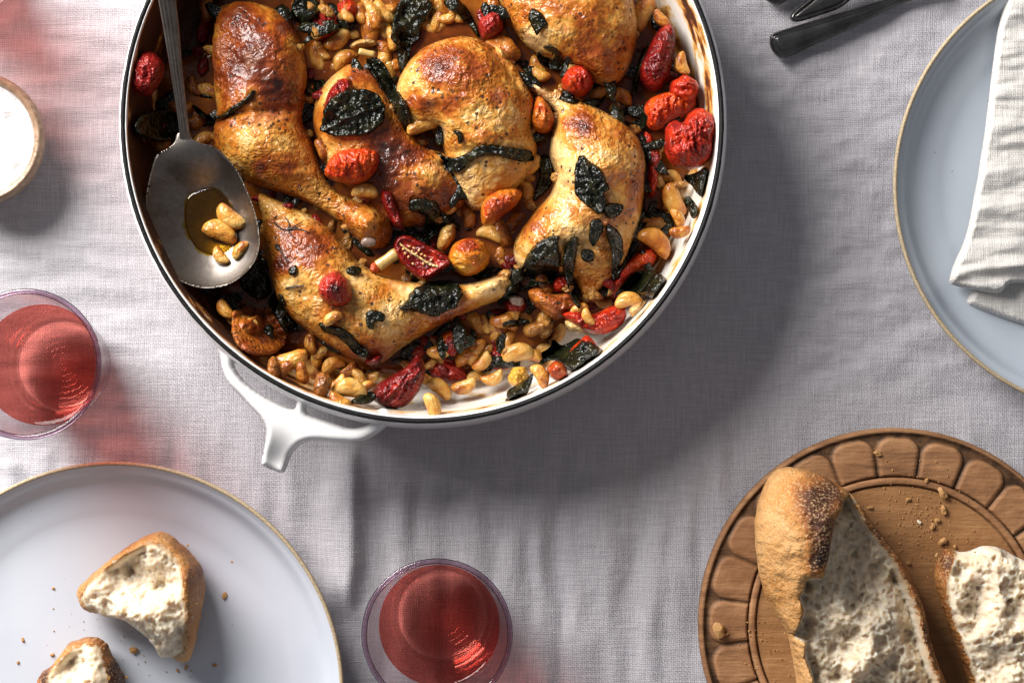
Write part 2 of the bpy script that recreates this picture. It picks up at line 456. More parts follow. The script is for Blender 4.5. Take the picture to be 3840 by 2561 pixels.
MOIL = m_clear("olive_oil", (0.95, 0.78, 0.24), (0.85, 0.6, 0.12), spec=0.8)
def m_wood():
    m, nt, b = newmat("old_carved_wood"); co = coords(nt, False)
    mp = N(nt, 'ShaderNodeMapping'); mp.inputs['Scale'].default_value = (18, 140, 18); mp.inputs['Rotation'].default_value = (0, 0, math.radians(24)); L(nt, co, mp.inputs[0])
    g = noise(nt, mp.outputs[0], 1.0, 6, 0.6, 0.6)
    mp2 = N(nt, 'ShaderNodeMapping'); mp2.inputs['Scale'].default_value = (90, 700, 60); mp2.inputs['Rotation'].default_value = (0, 0, math.radians(24)); L(nt, co, mp2.inputs[0])
    g2 = noise(nt, mp2.outputs[0], 1.0, 4, 0.6)
    c = ramp(nt, mth(nt, 'ADD', mth(nt, 'MULTIPLY', g, 0.72), mth(nt, 'MULTIPLY', g2, 0.28)),
             [(0.28, (0.14, 0.066, 0.030)), (0.48, (0.33, 0.165, 0.075)), (0.68, (0.50, 0.275, 0.135))])
    blot = mrange(nt, noise(nt, co, 22, 4, 0.6), 0.38, 0.68)
    c = mix(nt, mth(nt, 'MULTIPLY', blot, 0.55), c, (0.20, 0.088, 0.040))
    dirt = attrn(nt, 'dirt')
    c = mix(nt, mth(nt, 'MULTIPLY', dirt, mrange(nt, noise(nt, co, 160, 4), 0.2, 0.65, 0.6, 1.0)), c, (0.035, 0.018, 0.009))
    well = attrn(nt, 'well')
    c = mix(nt, mth(nt, 'MULTIPLY', well, 0.45), c, (0.31, 0.15, 0.048))
    # knife scratches: long thin light cuts in three directions
    for ang, sc, lo in ((-57, 22, 0.71), (-48, 18, 0.72), (38, 20, 0.715)):
        mpp = N(nt, 'ShaderNodeMapping'); mpp.inputs['Rotation'].default_value = (0, 0, math.radians(ang)); mpp.inputs['Scale'].default_value = (sc, 1500, 1); L(nt, co, mpp.inputs[0])
        s = mth(nt, 'MULTIPLY', mrange(nt, noise(nt, mpp.outputs[0], 1.0, 1), lo, lo + 0.03), well)
        c = mix(nt, mth(nt, 'MULTIPLY', s, 0.75), c, (0.50, 0.30, 0.13))
    L(nt, c, b.inputs['Base Color']); setp(b, rough=0.58, spec=0.22)
    bump(nt, b, [(g2, 0.0008, 0.5), (noise(nt, co, 700, 4), 0.0003, 0.5)])
    return m
MWOOD = m_wood()
def m_crust():
    m, nt, b = newmat("bread_crust"); co = coords(nt); r = attrn(nt, 'roast')
    f = mth(nt, 'ADD', r, mth(nt, 'MULTIPLY', mth(nt, 'SUBTRACT', noise(nt, co, 90, 6, 0.65), 0.5), 0.5))
    c = ramp(nt, f, [(0.0, (0.54, 0.30, 0.115)), (0.28, (0.45, 0.20, 0.052)), (0.48, (0.27, 0.092, 0.020)), (0.66, (0.09, 0.028, 0.010)), (0.90, (0.02, 0.010, 0.008))])
    fl = mth(nt, 'MULTIPLY', mrange(nt, noise(nt, co, 800, 2), 0.52, 0.64), 0.5)
    c = mix(nt, fl, c, (0.62, 0.42, 0.22))
    L(nt, c, b.inputs['Base Color']); setp(b, rough=0.55, spec=0.3)
    blis = voro(nt, co, 620, 'SMOOTH_F1')
    bump(nt, b, [(noise(nt, co, 160, 5, 0.6), 0.0030, 0.8), (mth(nt, 'MULTIPLY', blis, mrange(nt, r, 0.3, 0.6, 0.15, 1.0)), 0.0022, -1.0), (noise(nt, co, 1100, 3), 0.0006, 0.7)])
    return m
MCRUST = m_crust()
def m_crumb():
    m, nt, b = newmat("bread_crumb"); co = coords(nt); r = attrn(nt, 'roast')
    c = mix(nt, mrange(nt, noise(nt, co, 150, 5, 0.65), 0.3, 0.7), (0.64, 0.515, 0.36), (0.77, 0.675, 0.525))
    c = mix(nt, mrange(nt, r, 0.15, 0.7), c, (0.46, 0.22, 0.06))
    L(nt, c, b.inputs['Base Color']); setp(b, rough=0.8, spec=0.15, sss=0.85); b.inputs['Subsurface Scale'].default_value = 0.006
    b.inputs['Subsurface Radius'].default_value = (1.0, 0.75, 0.45)
    pores = voro(nt, co, 420, 'SMOOTH_F1')
    bump(nt, b, [(pores, 0.0012, 0.35), (noise(nt, co, 500, 4, 0.55), 0.0008, 0.3), (noise(nt, co, 1600, 3), 0.0005, 0.6)])
    return m
MCRUMB = m_crumb()
def m_chicken():
    m, nt, b = newmat("roast_chicken_skin"); co = coords(nt); r = attrn(nt, 'roast')
    n1 = mth(nt, 'SUBTRACT', noise(nt, co, 55, 5, 0.6, 0.6), 0.5); n2 = mth(nt, 'SUBTRACT', noise(nt, co, 260, 5, 0.65, 0.4), 0.5)
    f = mth(nt, 'ADD', mth(nt, 'ADD', r, mth(nt, 'MULTIPLY', n1, 0.78)), mth(nt, 'MULTIPLY', n2, 0.58))
    c = ramp(nt, f, [(0.00, (0.60, 0.38, 0.15)), (0.14, (0.53, 0.27, 0.055)), (0.29, (0.40, 0.130, 0.012)), (0.46, (0.235, 0.045, 0.004)), (0.66, (0.115, 0.017, 0.003)), (0.95, (0.018, 0.005, 0.003))])
    pk = mrange(nt, noise(nt, co, 70, 2), 0.55, 0.75, 0.0, 0.35)
    c = mix(nt, pk, c, (0.46, 0.20, 0.11))
    sp = mth(nt, 'MULTIPLY', mrange(nt, voro(nt, co, 290), 0.24, 0.31, 1.0, 0.0), mrange(nt, noise(nt, co, 110, 2), 0.50, 0.56))
    c = mix(nt, mth(nt, 'MULTIPLY', sp, 0.9), c, (0.03, 0.014, 0.007))
    L(nt, c, b.inputs['Base Color'])
    setp(b, rough=0.5, spec=0.2, coat=0.6, coatr=0.06, sss=0.10); b.inputs['Subsurface Scale'].default_value = 0.004
    b.inputs['Subsurface Radius'].default_value = (1.0, 0.4, 0.15)
    L(nt, mrange(nt, noise(nt, co, 120, 4), 0.35, 0.65, 0.03, 0.10), b.inputs['Coat Roughness'])
    wr = noise(nt, co, 190, 2, 0.5, 1.6)
    blister = mrange(nt, noise(nt, co, 48, 2), 0.42, 0.62, 0.12, 1.0)
    bump(nt, b, [(noise(nt, co, 75, 2, 0.5, 0.8), 0.004, 0.5), (mth(nt, 'MULTIPLY', wr, mrange(nt, noise(nt, co, 33, 2), 0.4, 0.6, 0.3, 1.0)), 0.0028, 0.7), (mth(nt, 'MULTIPLY', noise(nt, co, 430, 1, 0.5, 0.8), blister), 0.0022, 0.65)])
    return m
MCHICK = m_chicken()
MBONE = simple("chicken_bone", (0.19, 0.13, 0.105), 0.3, var=0.3, vscale=300, bmp=[(400, 0.0008, 0.4)], coat=0.4)
def m_bean():
    m, nt, b = newmat("roast_bean"); co = coords(nt)
    oi = N(nt, 'ShaderNodeObjectInfo'); rn = oi.outputs['Random']
    lc = N(nt, 'ShaderNodeTexCoord')
    f = mth(nt, 'ADD', mth(nt, 'SUBTRACT', mth(nt, 'MULTIPLY', noise(nt, co, 0.9, 3, 0.55, 0.5), 1.35), 0.20), mth(nt, 'MULTIPLY', mth(nt, 'SUBTRACT', rn, 0.5), 0.34))
    c = ramp(nt, f, [(0.14, (0.60, 0.37, 0.11)), (0.38, (0.52, 0.245, 0.040)), (0.56, (0.38, 0.12, 0.012)), (0.78, (0.15, 0.030, 0.005))])
    L(nt, c, b.inputs['Base Color']); setp(b, rough=0.45, spec=0.2, coat=0.7, coatr=0.07, sss=0.2); b.inputs['Subsurface Scale'].default_value = 0.004
    b.inputs['Subsurface Radius'].default_value = (1.0, 0.5, 0.15)
    bump(nt, b, [(noise(nt, co, 2.2, 2, 0.5, 1.0), 0.0020, 0.5), (noise(nt, co, 7, 1), 0.0004, 0.35)])
    return m
MBEAN = m_bean()
def m_tomato(name, stops, scale=110):
    m, nt, b = newmat(name); co = coords(nt); r = attrn(nt, 'roast')
    f = mth(nt, 'ADD', r, mth(nt, 'MULTIPLY', noise(nt, co, scale, 5, 0.6, 0.8), 0.8))
    c = ramp(nt, f, stops)
    L(nt, c, b.inputs['Base Color']); setp(b, rough=0.5, spec=0.1, coat=0.55, coatr=0.04, sss=0.2); b.inputs['Subsurface Scale'].default_value = 0.004
    b.inputs['Subsurface Radius'].default_value = (1.0, 0.15, 0.08)
    bump(nt, b, [(noise(nt, co, 230, 2, 0.5, 1.2), 0.0030, 0.75), (noise(nt, co, 500, 1), 0.0012, 0.5)])
    return m
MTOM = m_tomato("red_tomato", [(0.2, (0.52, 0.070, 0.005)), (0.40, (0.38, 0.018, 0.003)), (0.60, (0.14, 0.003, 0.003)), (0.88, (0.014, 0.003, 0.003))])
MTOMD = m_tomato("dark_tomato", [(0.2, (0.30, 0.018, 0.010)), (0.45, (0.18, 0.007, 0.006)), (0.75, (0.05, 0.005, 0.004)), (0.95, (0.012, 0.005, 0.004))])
MTOMO = m_tomato("orange_tomato", [(0.15, (0.55, 0.29, 0.035)), (0.38, (0.48, 0.155, 0.010)), (0.60, (0.34, 0.042, 0.006)), (0.90, (0.07, 0.008, 0.004))])
MSHAL = m_tomato("cooked_shallot", [(0.15, (0.52, 0.38, 0.16)), (0.42, (0.42, 0.22, 0.05)), (0.68, (0.26, 0.09, 0.016)), (0.95, (0.07, 0.02, 0.008))])
def m_leaf():
    m, nt, b = newmat("charred_basil"); co = coords(nt)
    c = ramp(nt, noise(nt, co, 120, 5, 0.65), [(0.38, (0.0030, 0.0040, 0.0024)), (0.52, (0.0075, 0.0090, 0.0040)), (0.64, (0.020, 0.019, 0.006)), (0.8, (0.052, 0.036, 0.012))])
    L(nt, c, b.inputs['Base Color']); setp(b, rough=0.09, spec=0.42)
    vein = noise(nt, co, 360, 1, 0.5, 2.0)
    bump(nt, b, [(noise(nt, co, 150, 1, 0.5, 1.0), 0.004, 0.5), (vein, 0.0018, 0.55)])
    return m
MLEAF = m_leaf()
def m_sauce():
    m, nt, b = newmat("pan_juice"); co = coords(nt)
    c = ramp(nt, noise(nt, co, 38, 5, 0.6, 0.5), [(0.3, (0.045, 0.010, 0.002)), (0.5, (0.14, 0.032, 0.004)), (0.7, (0.27, 0.085, 0.008))])
    L(nt, c, b.inputs['Base Color']); setp(b, rough=0.06, spec=0.3)
    bump(nt, b, [(noise(nt, co, 60, 3), 0.004, 0.35), (noise(nt, co, 260, 3), 0.001, 0.4)])
    return m
MSAUCE = m_sauce()
MSTEM = simple("leek_stem", (0.50, 0.33, 0.10), 0.3, var=0.25, vscale=160, coat=0.5, bmp=[(500, 0.0006, 0.4)])
MTWIG = simple("thyme_twig", (0.022, 0.014, 0.008), 0.5, var=0.4)
MSEED = simple("tomato_seed", (0.55, 0.30, 0.10), 0.25, coat=0.5)
MBIT = simple("toast_crumb", (0.42, 0.22, 0.075), 0.7, var=0.4, vscale=300)
MPALE = simple("pale_crumb", (0.74, 0.68, 0.55), 0.8, var=0.15)
# ------------------------------------------------------------------ tablecloth
def build_cloth():
    nx, ny = 520, 400
    xs = np.linspace(-0.46, 0.46, nx); ys = np.linspace(-0.36, 0.36, ny)
    X, Y = np.meshgrid(xs, ys, indexing='ij')
    U = X / (SV * MPP) + 1175.5; W = -Y / (SV * MPP) + 784      # view coordinates
    wx = 9 * perlin(U / 160, W / 160, 1.5)
    z = 0.0018 * fbm(X * 9, Y * 14, 2.0, 3)
    # long soft folds running down the lower half, cross creases at the upper left and upper right
    low = sstep(900, 1150, W)
    z += 0.0009 * low * np.sin((U + wx * 2) / 13.0 + 1.5 * perlin(U / 90, W / 260, 4)) * (0.35 + 0.65 * sstep(-0.2, 0.5, perlin(U / 70, W / 120, 9)))
    z += 0.0024 * low * fbm(U / 95, W / 420, 6, 2)
    left = 1 - sstep(250, 420, U)
    z += 0.0010 * left * fbm(U / 150, W / 38, 3, 3)
    up_r = sstep(1600, 1760, U) * (1 - sstep(800, 1000, W))
    z += 0.0015 * up_r * fbm(U / 110, W / 55, 8, 3)
    z += 0.0010 * ridged(X * 11 + 3, Y * 11, 5, 2) * 0.35
    # one raised fold beside the left plate
    cx = 806 - 10 * sstep(1230, 1420, W) + 3 * perlin(W / 60, W * 0, 2)
    d = U - cx
    fold = np.where(d < 0, np.exp(-(d / 52.0) ** 2), np.exp(-(d / 24.0) ** 2))
    z += 0.0085 * fold * sstep(985, 1080, W) * (1 - sstep(1330, 1440, W))
    cx2 = 905 + 6 * perlin(W / 90, W * 0, 7); d2 = U - cx2
    z += 0.0012 * np.exp(-(d2 / 20.0) ** 2) * sstep(1000, 1100, W) * (1 - sstep(1200, 1300, W))
    # cloth lies flat under things
    z = z - 0.0032
    vs = np.stack([X, Y, z], -1).reshape(-1, 3)
    idx = np.arange(nx * ny).reshape(nx, ny)
    fs = np.stack([idx[:-1, :-1], idx[1:, :-1], idx[1:, 1:], idx[:-1, 1:]], -1).reshape(-1, 4).tolist()
    o = mesh_obj("tablecloth", vs, fs, MLINEN, loc=(0, 0, 0))
    tag(o, "pale grey woven linen tablecloth under everything on the table", "tablecloth")
build_cloth()

# ------------------------------------------------------------------ pan
RIM_Z = 0.060
pcx, pcy = ray(1584, 455, RIM_Z)
rx_, _ = ray(1584 + 1120, 455, RIM_Z)
R = rx_ - pcx
pan = empty("braising_pan", (pcx, pcy, 0))
tag(pan, "large round white enamel pan with black rim, full of roast chicken legs", "pan")
FLOOR = 0.0055
def pan_stain_shade(vs):
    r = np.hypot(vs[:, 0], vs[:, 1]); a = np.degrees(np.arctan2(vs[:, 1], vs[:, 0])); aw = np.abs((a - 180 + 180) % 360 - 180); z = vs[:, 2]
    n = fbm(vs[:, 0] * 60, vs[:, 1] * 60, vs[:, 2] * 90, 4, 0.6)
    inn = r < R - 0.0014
    # baked-on crust along the inner wall under the rim, thick at the upper right; left side includes painted shade
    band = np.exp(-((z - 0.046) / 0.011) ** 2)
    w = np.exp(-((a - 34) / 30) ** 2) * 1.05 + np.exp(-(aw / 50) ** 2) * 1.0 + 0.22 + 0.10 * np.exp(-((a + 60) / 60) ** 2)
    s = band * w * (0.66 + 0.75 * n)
    s += 1.0 * np.exp(-(aw / 62) ** 4) * sstep(0.0595, 0.056, z) * (0.8 + 0.5 * n) * sstep(R - 0.030, R - 0.016, r)  # left wall darkened to the lip: burnt crust plus shade in the colour
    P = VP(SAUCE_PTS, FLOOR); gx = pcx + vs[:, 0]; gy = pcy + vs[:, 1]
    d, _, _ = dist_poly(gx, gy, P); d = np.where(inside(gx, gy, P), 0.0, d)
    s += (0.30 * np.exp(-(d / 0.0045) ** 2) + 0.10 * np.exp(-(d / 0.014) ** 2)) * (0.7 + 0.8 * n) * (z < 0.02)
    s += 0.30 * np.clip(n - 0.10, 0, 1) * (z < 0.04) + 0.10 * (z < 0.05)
    return {'stain_shade': np.where(inn, np.clip(s, 0, 1), 0.0)}
def resample(p, st):
    out = [p[0]]
    for a, b in zip(p[:-1], p[1:]):
        n = max(1, int(np.linalg.norm(b - a) / st)); out += [a + (b - a) * (i + 1) / n for i in range(n)]
    return np.array(out)
SAUCE_PTS = [(470, 90), (400, 130), (330, 140), (318, 250), (325, 400), (385, 520), (455, 620), (520, 715), (590, 790), (640, 812), (700, 822), (760, 838), (850, 860), (930, 872), (1000, 868), (1060, 866), (1150, 842), (1230, 815), (1270, 772), (1330, 745), (1420, 700), (1480, 650), (1530, 590), (1556, 520), (1556, 440), (1600, 390), (1622, 310), (1590, 225), (1556, 140), (1530, 60), (1490, 10), (1420, -80), (1280, -190), (900, -230), (640, -150), (500, -40)]
outer = smooth_prof([(0.0, 0.0012), (R * 0.78, 0.0012), (R * 0.87, 0.004), (R * 0.965, 0.016), (R + 0.0036, 0.034), (R + 0.0042, 0.046), (R + 0.0030, 0.055), (R + 0.0014, RIM_Z - 0.0008)], 5)
inner = resample(smooth_prof([(R - 0.0006, RIM_Z - 0.0006), (R - 0.0012, RIM_Z - 0.0002), (R - 0.0018, RIM_Z - 0.002), (R - 0.0026, RIM_Z - 0.010), (R - 0.0042, 0.034), (R - 0.0066, 0.018), (R - 0.0115, 0.0085), (R - 0.020, FLOOR), (R * 0.5, FLOOR), (0.0, FLOOR)], 10), 0.0014)
lathe("body", np.vstack([outer, inner]), MENAMEL, pan, (pcx, pcy, 0), n=420, attrf=pan_stain_shade)
# bare iron edge: slightly ragged black ring
def build_rim():
    n = 420; th = np.linspace(0, 2 * np.pi, n, endpoint=False)
    wob = 0.00018 * perlin(np.cos(th) * 30, np.sin(th) * 30, 1.0) + 0.00035 * np.maximum(0, perlin(np.cos(th) * 9, np.sin(th) * 9, 5.0) - 0.35)
    m = 10; vs = []
    for i in range(n):
        for k in range(m):
            p = 2 * np.pi * k / m
            rr = R + 0.0004 + (0.00105 + wob[i]) * math.cos(p); zz = RIM_Z - 0.0004 + 0.0011 * math.sin(p)
            vs.append((pcx + rr * math.cos(th[i]), pcy + rr * math.sin(th[i]), zz))
    fs = [(i * m + k, ((i + 1) % n) * m + k, ((i + 1) % n) * m + (k + 1) % m, i * m + (k + 1) % m) for i in range(n) for k in range(m)]
    o = mesh_obj("rim", vs, fs, MIRON, pan)
    tag(o, "thin black bare iron rim of the white pan")
build_rim()
# handle with two openings and a flared foot
HZ = 0.046
def px(pts, z): return np.array([ray(a, b, z) for a, b in pts])
hand = px([(812, 1290), (826, 1335), (834, 1382), (858, 1437), (900, 1484), (942, 1529), (979, 1570), (998, 1607), (996, 1643), (985, 1684), (977, 1720), (976, 1744), (1010, 1762), (1052, 1776),
           (1068, 1758), (1086, 1715), (1105, 1688), (1138, 1662), (1183, 1652), (1252, 1656), (1326, 1660), (1370, 1652), (1418, 1626), (1456, 1594), (1480, 1560), (1440, 1530), (1380, 1548), (1250, 1535), (1130, 1480), (1000, 1405), (900, 1320), (850, 1270)], HZ)
win1 = px([(882, 1356), (886, 1384), (926, 1437), (1007, 1494), (1095, 1533), (1112, 1510), (1108, 1484), (1010, 1430), (900, 1345)], HZ)
win2 = px([(1168, 1514), (1156, 1549), (1252, 1586), (1314, 1604), (1361, 1598), (1392, 1576), (1380, 1562), (1270, 1548)], HZ)
def hprof(d):
    return np.sqrt(np.clip(1 - (1 - np.clip(d / 0.0034, 0, 1)) ** 2, 0, 1))
tipx, tipy = ray(1040, 1745, HZ)
def hdisp(x, y, d, h):
    q = np.hypot(x - tipx, y - tipy)
    return -0.010 * np.exp(-(q / 0.012) ** 2)
puff("handle", hand, MENAMEL, HZ - 0.003, 0.009, step=0.0007, edge=0.45, prof=hprof, parent=pan, holes=(win1, win2), disp=hdisp, put=False, bdisp=1.0,
     attr={'stain_shade': lambda x, y, d, h: 0 * x})

# ------------------------------------------------------------------ wine glasses (tapered tumblers)
def wine_glass(u, v, zr=0.090, label=None, level=0.054):
    gx, gy = ray(u, v, zr)
    g = empty("wine_glass", (gx, gy, 0)); tag(g, label, "glass", "tumblers of rose wine")
    ro = lambda z: 0.0232 + (0.0345 - 0.0232) * (z / zr) ** 0.85
    th = 0.0013
    zz = np.linspace(0.006, zr - 0.0015, 20)
    prof = [(0.0, 0.0004), (0.020, 0.0004), (0.0222, 0.0012), (0.0231, 0.003)] + [(ro(z), z) for z in zz] + \
           [(ro(zr) - 0.0002, zr - 0.0004), (ro(zr) - th * 0.5, zr), (ro(zr) - th, zr - 0.0004)] + \
           [(ro(z) - th, z) for z in zz[::-1]] + [(0.0205, 0.0058)] + [(q, 0.0042 + 0.0014 * (q / 0.019) ** 4 + 0.0005 * math.cos(q * 2200)) for q in np.linspace(0.019, 0.0, 26)]
    lathe("tumbler", prof, MGLASS, g, (gx, gy, 0), n=96)
    rp_ = [(ro(zr) - th * 0.5 + 0.0013 * math.cos(t), zr + 0.0003 + 0.0010 * math.sin(t)) for t in np.linspace(0, 2 * np.pi, 12, endpoint=False)]
    lathe("rim", rp_, MRIMGLASS, g, (gx, gy, 0), n=96, close=True)
    w = lathe("wine", [(0.0, 0.0042), (0.010, 0.0043), (0.0178, 0.0050), (0.0203, 0.0062)] + [(ro(z) - th - 0.00015, z) for z in np.linspace(0.008, level, 10)] +
              [(ro(level) - th - 0.0006, level - 0.0004), (ro(level) - th - 0.0022, level - 0.0012), (ro(level) - 0.006, level - 0.0014), (0.0, level - 0.0014)], MWINE, g, (gx, gy, 0), n=96)
    return g
wine_glass(97, 1366, label="tumbler of pink wine beside the pan, above the plate with torn bread")
wine_glass(1639, 2377, label="tumbler of deep red wine between the plate and the round wooden board")
wine_glass(-300, -225, level=0.068, label="tumbler of wine standing past the salt bowl, casting a red glow")

# ------------------------------------------------------------------ plates
def plate(u, v, r_px, mat, label):
    zr = 0.020
    x, y = ray(u, v, zr); rr = r_px * MPP * (CAM.z - zr) / CAM.z
    p = empty("dinner_plate", (x, y, 0)); tag(p, label, "plate", "stoneware plates with bare clay rims")
    o = smooth_prof([(0.0, 0.001), (rr * 0.62, 0.001), (rr * 0.66, 0.003), (rr * 0.86, 0.007), (rr - 0.002, zr - 0.003), (rr - 0.0002, zr - 0.0008)], 6)
    i = smooth_prof([(rr - 0.0016, zr - 0.0003), (rr - 0.0034, zr - 0.0022), (rr - 0.006, zr - 0.0042), (rr * 0.90, zr - 0.0095), (rr * 0.80, zr - 0.0125), (rr * 0.70, zr - 0.0142), (rr * 0.40, zr - 0.0150), (0.0, zr - 0.0150)], 8)
    lathe("glazed_dish", np.vstack([o, [(rr - 0.0002, zr - 0.0009), (rr - 0.0015, zr - 0.0009)], i]), mat, p, (x, y, 0), n=220)
    ring = [(rr + 0.0003 - 0.0 , zr - 0.0022), (rr + 0.0003, zr - 0.0006), (rr - 0.0003, zr + 0.0002), (rr - 0.0011, zr + 0.0002), (rr - 0.0017, zr - 0.0004), (rr - 0.0017, zr - 0.0022)]
    tag(lathe("clay_rim", ring, MCLAY, p, (x, y, 0), n=220, close=True), "unglazed tan clay rim")
    gx_, gy_ = np.meshgrid(np.arange(HN) * HG + HX0, np.arange(HN) * HG + HY0, indexing='ij'); q = np.hypot(gx_ - x, gy_ - y) / rr
    HM[q < 0.97] = np.maximum(HM, zr - 0.015 + 0.012 * np.clip((q - 0.8) / 0.2, 0, 1))[q < 0.97]
    return x, y, rr
PL = plate(423, 2597, 860, MPLATE, "pale blue-grey stoneware plate holding two torn pieces of bread")
PR = plate(4210, 700, 860, MPLATE2, "blue-grey stoneware plate with a folded napkin on it")

# ------------------------------------------------------------------ salt bowl
def salt_bowl():
    zr = 0.028
    x, y = ray(-94, 518, zr); rr = 252 * MPP * (CAM.z - zr) / CAM.z
    b = empty("salt_bowl", (x, y, 0)); tag(b, "small speckled brown stoneware bowl of flaky white salt", "bowl")
    o = smooth_prof([(0.0, 0.0012), (rr * 0.62, 0.0012), (rr * 0.82, 0.006), (rr * 0.97, 0.016), (rr, 0.024), (rr - 0.0012, zr - 0.0004), (rr - 0.0025, zr), (rr - 0.0042, zr - 0.0012), (rr - 0.006, zr - 0.006), (rr * 0.6, zr - 0.016), (0, zr - 0.017)], 6)
    lathe("bowl_wall", o, MSTONE, b, (x, y, 0), n=140)
    th = np.linspace(0, 2 * np.pi, 110, endpoint=False); rs = np.linspace(0, rr - 0.0048, 60)
    T, Q = np.meshgrid(th, rs, indexing='ij'); X = x + Q * np.cos(T); Y = y + Q * np.sin(T)
    Z = zr - 0.0040 + 0.0011 * fbm(X * 130, Y * 130, 1, 3, 0.5) + 0.0018 * (1 - (Q / rr) ** 2)
    vs = np.stack([X, Y, Z], -1).reshape(-1, 3); idx = np.arange(110 * 60).reshape(110, 60)
    fs = []
    for i in range(110):
        j = (i + 1) % 110
        for k in range(59): fs.append((idx[i, k], idx[i, k + 1], idx[j, k + 1], idx[j, k]))
    s = mesh_obj("salt_mound", vs, fs, MSALT, b)
salt_bowl()

# ------------------------------------------------------------------ bread board
def bread_board():
    zt = 0.016
    x, y = ray(3362, 2345, zt); rr = 738 * MPP * (CAM.z - zt) / CAM.z
    k = rr / 738.0
    b = empty("bread_board", (x, y, 0)); tag(b, "round carved wooden bread board with petal border and knife scars", "cutting board")
    nth, rs = 960, np.concatenate([np.linspace(0, 500, 40), np.linspace(506, 734, 110), [737, 738.5]]) * k
    th = np.linspace(0, 2 * np.pi, nth, endpoint=False)
    T, Q = np.meshgrid(th, rs, indexing='ij'); q = Q / k
    ang = (90 - np.degrees(T)) % 360                      # clockwise from the top
    cell = ((ang - 1.0 + 7.5) % 15.0) - 7.5               # angle from petal centre
    idn = np.floor((ang - 1.0 + 7.5) / 15.0)
    wob = 0.5 * perlin(idn * 3.3 + 0.5, idn * 1.7, 2.0)
    s = np.radians(cell + wob) * q                         # sideways distance, photo px
    topr = 706.0 + 6 * perlin(idn * 2.1, idn * 0.0 + 4.4, 1)
    halfw = 0.5 * np.radians(15) * q - 2.0
    # rounded petal: straight sides, round head
    head = topr - 62
    sd = np.where(q < head, halfw - np.abs(s), np.minimum(halfw - np.abs(s), 62 - np.sqrt((np.maximum(np.abs(s) - (halfw - 62), 0)) ** 2 + (q - head) ** 2)))
    din = q - 556
    e = np.minimum(sd, din + 6)
    pet = np.sqrt(np.clip(np.clip(e, 0, 16) / 16.0, 0, 1)) + 0.12 * np.clip(e / 60.0, 0, 1)
    Z = np.full(Q.shape, zt - 0.0030)
    border = (q > 553)
    Z = np.where(border, zt - 0.0034 + 0.0015 * pet, Z)
    outer_ = sstep(708, 724, q)
    Z = np.where(q > 700, np.maximum(Z, zt - 0.0034 + 0.0011 * outer_), Z)
    # raised ring between two cut grooves
    ringm = (q > 524) & (q <= 553)
    Z = np.where(ringm, zt - 0.0026 + 0.0010 * np.sqrt(np.clip(1 - ((q - 538.5) / 14.5) ** 2, 0, 1)), Z)
    groove = np.exp(-((q - 524) / 3.2) ** 2) + np.exp(-((q - 555) / 3.4) ** 2)
    Z = Z - 0.0012 * groove
    Z = np.where(q > 728, Z - 0.0025 * ((q - 728) / 10.0) ** 2, Z)
    X = x + Q * np.cos(T); Y = y + Q * np.sin(T)
    Z = Z + 0.00025 * fbm(X * 90, Y * 90, 3, 3)
    dirt = np.where(border & (q < 722), 1 - sstep(0, 10, e), 0.0) * 0.95 + 0.9 * np.clip(groove, 0, 1)
    dirt = np.clip(0.22 * sstep(690, 715, q) + dirt * (0.85 + 0.5 * fbm(X * 60, Y * 60, 9, 2)), 0, 1)
    well = 1 - sstep(515, 522, q)
    vs = np.stack([X, Y, Z], -1).reshape(-1, 3); m = len(rs)
    # skirt and underside
    ex = np.stack([x + rr * np.cos(th), y + rr * np.sin(th), np.full(nth, 0.006)], -1)
    ex2 = np.stack([x + 0.9 * rr * np.cos(th), y + 0.9 * rr * np.sin(th), np.full(nth, 0.0008)], -1)
    vs = np.vstack([vs, ex, ex2])
    idx = np.arange(nth * m).reshape(nth, m); i2 = np.roll(idx, -1, 0)
    fs = np.stack([idx[:, :-1], idx[:, 1:], i2[:, 1:], i2[:, :-1]], -1).reshape(-1, 4)
    a = nth * m + np.arange(nth); a2 = np.roll(a, -1); c = a + nth; c2 = np.roll(c, -1)
    fs = np.vstack([fs, np.stack([idx[:, -1], a, a2, i2[:, -1]], -1), np.stack([a, c, c2, a2], -1)]).tolist()
    z0 = np.zeros(2 * nth)
    mesh_obj("carved_top", vs, fs, MWOOD, b, loc=(x, y, 0), attrs={'dirt': np.concatenate([dirt.ravel(), z0 + 0.5]), 'well': np.concatenate([well.ravel(), z0])})
    gx_, gy_ = np.meshgrid(np.arange(HN) * HG + HX0, np.arange(HN) * HG + HY0, indexing='ij'); qq = np.hypot(gx_ - x, gy_ - y)
    HM[qq < rr * 0.99] = zt - 0.0030; hm_put(X, Y, Z)
    return x, y, rr
BB = bread_board()
# ------------------------------------------------------------------ napkin
nap = empty("napkin", (*V(2420, 330, 0.006), 0.006)); tag(nap, "folded off-white cotton napkin lying on the blue-grey plate", "napkin")
def nap_disp(amp, seed):
    def f(x, y, d, h):
        U = x / (SV * MPP) + 1175.5; W = -y / (SV * MPP) + 784
        z = amp * (0.55 * np.sin(W / 15.0 + 1.6 * perlin(U / 90, W / 60, seed)) * (0.3 + 0.7 * sstep(-0.3, 0.4, perlin(U / 130, W / 50, seed + 3))) + 1.0 * fbm(U / 140, W / 36, seed, 3))
        z += amp * 0.6 * np.exp(-((d - 0.0016) / 0.0012) ** 2)                # rolled hem
        z += amp * 2.0 * np.exp(-((W - 628 + 0.12 * (U - 2200)) / 12.0) ** 2)  # puckered end fold
        return z
    return f
flat = lambda w: (lambda d: np.sqrt(np.clip(1 - (1 - np.clip(d / w, 0, 1)) ** 2, 0, 1)))
low_n = VP([(2238, 600), (2234, 668), (2228, 697), (2287, 721), (2351, 742), (2470, 770), (2520, 640), (2400, 560)], 0.014)
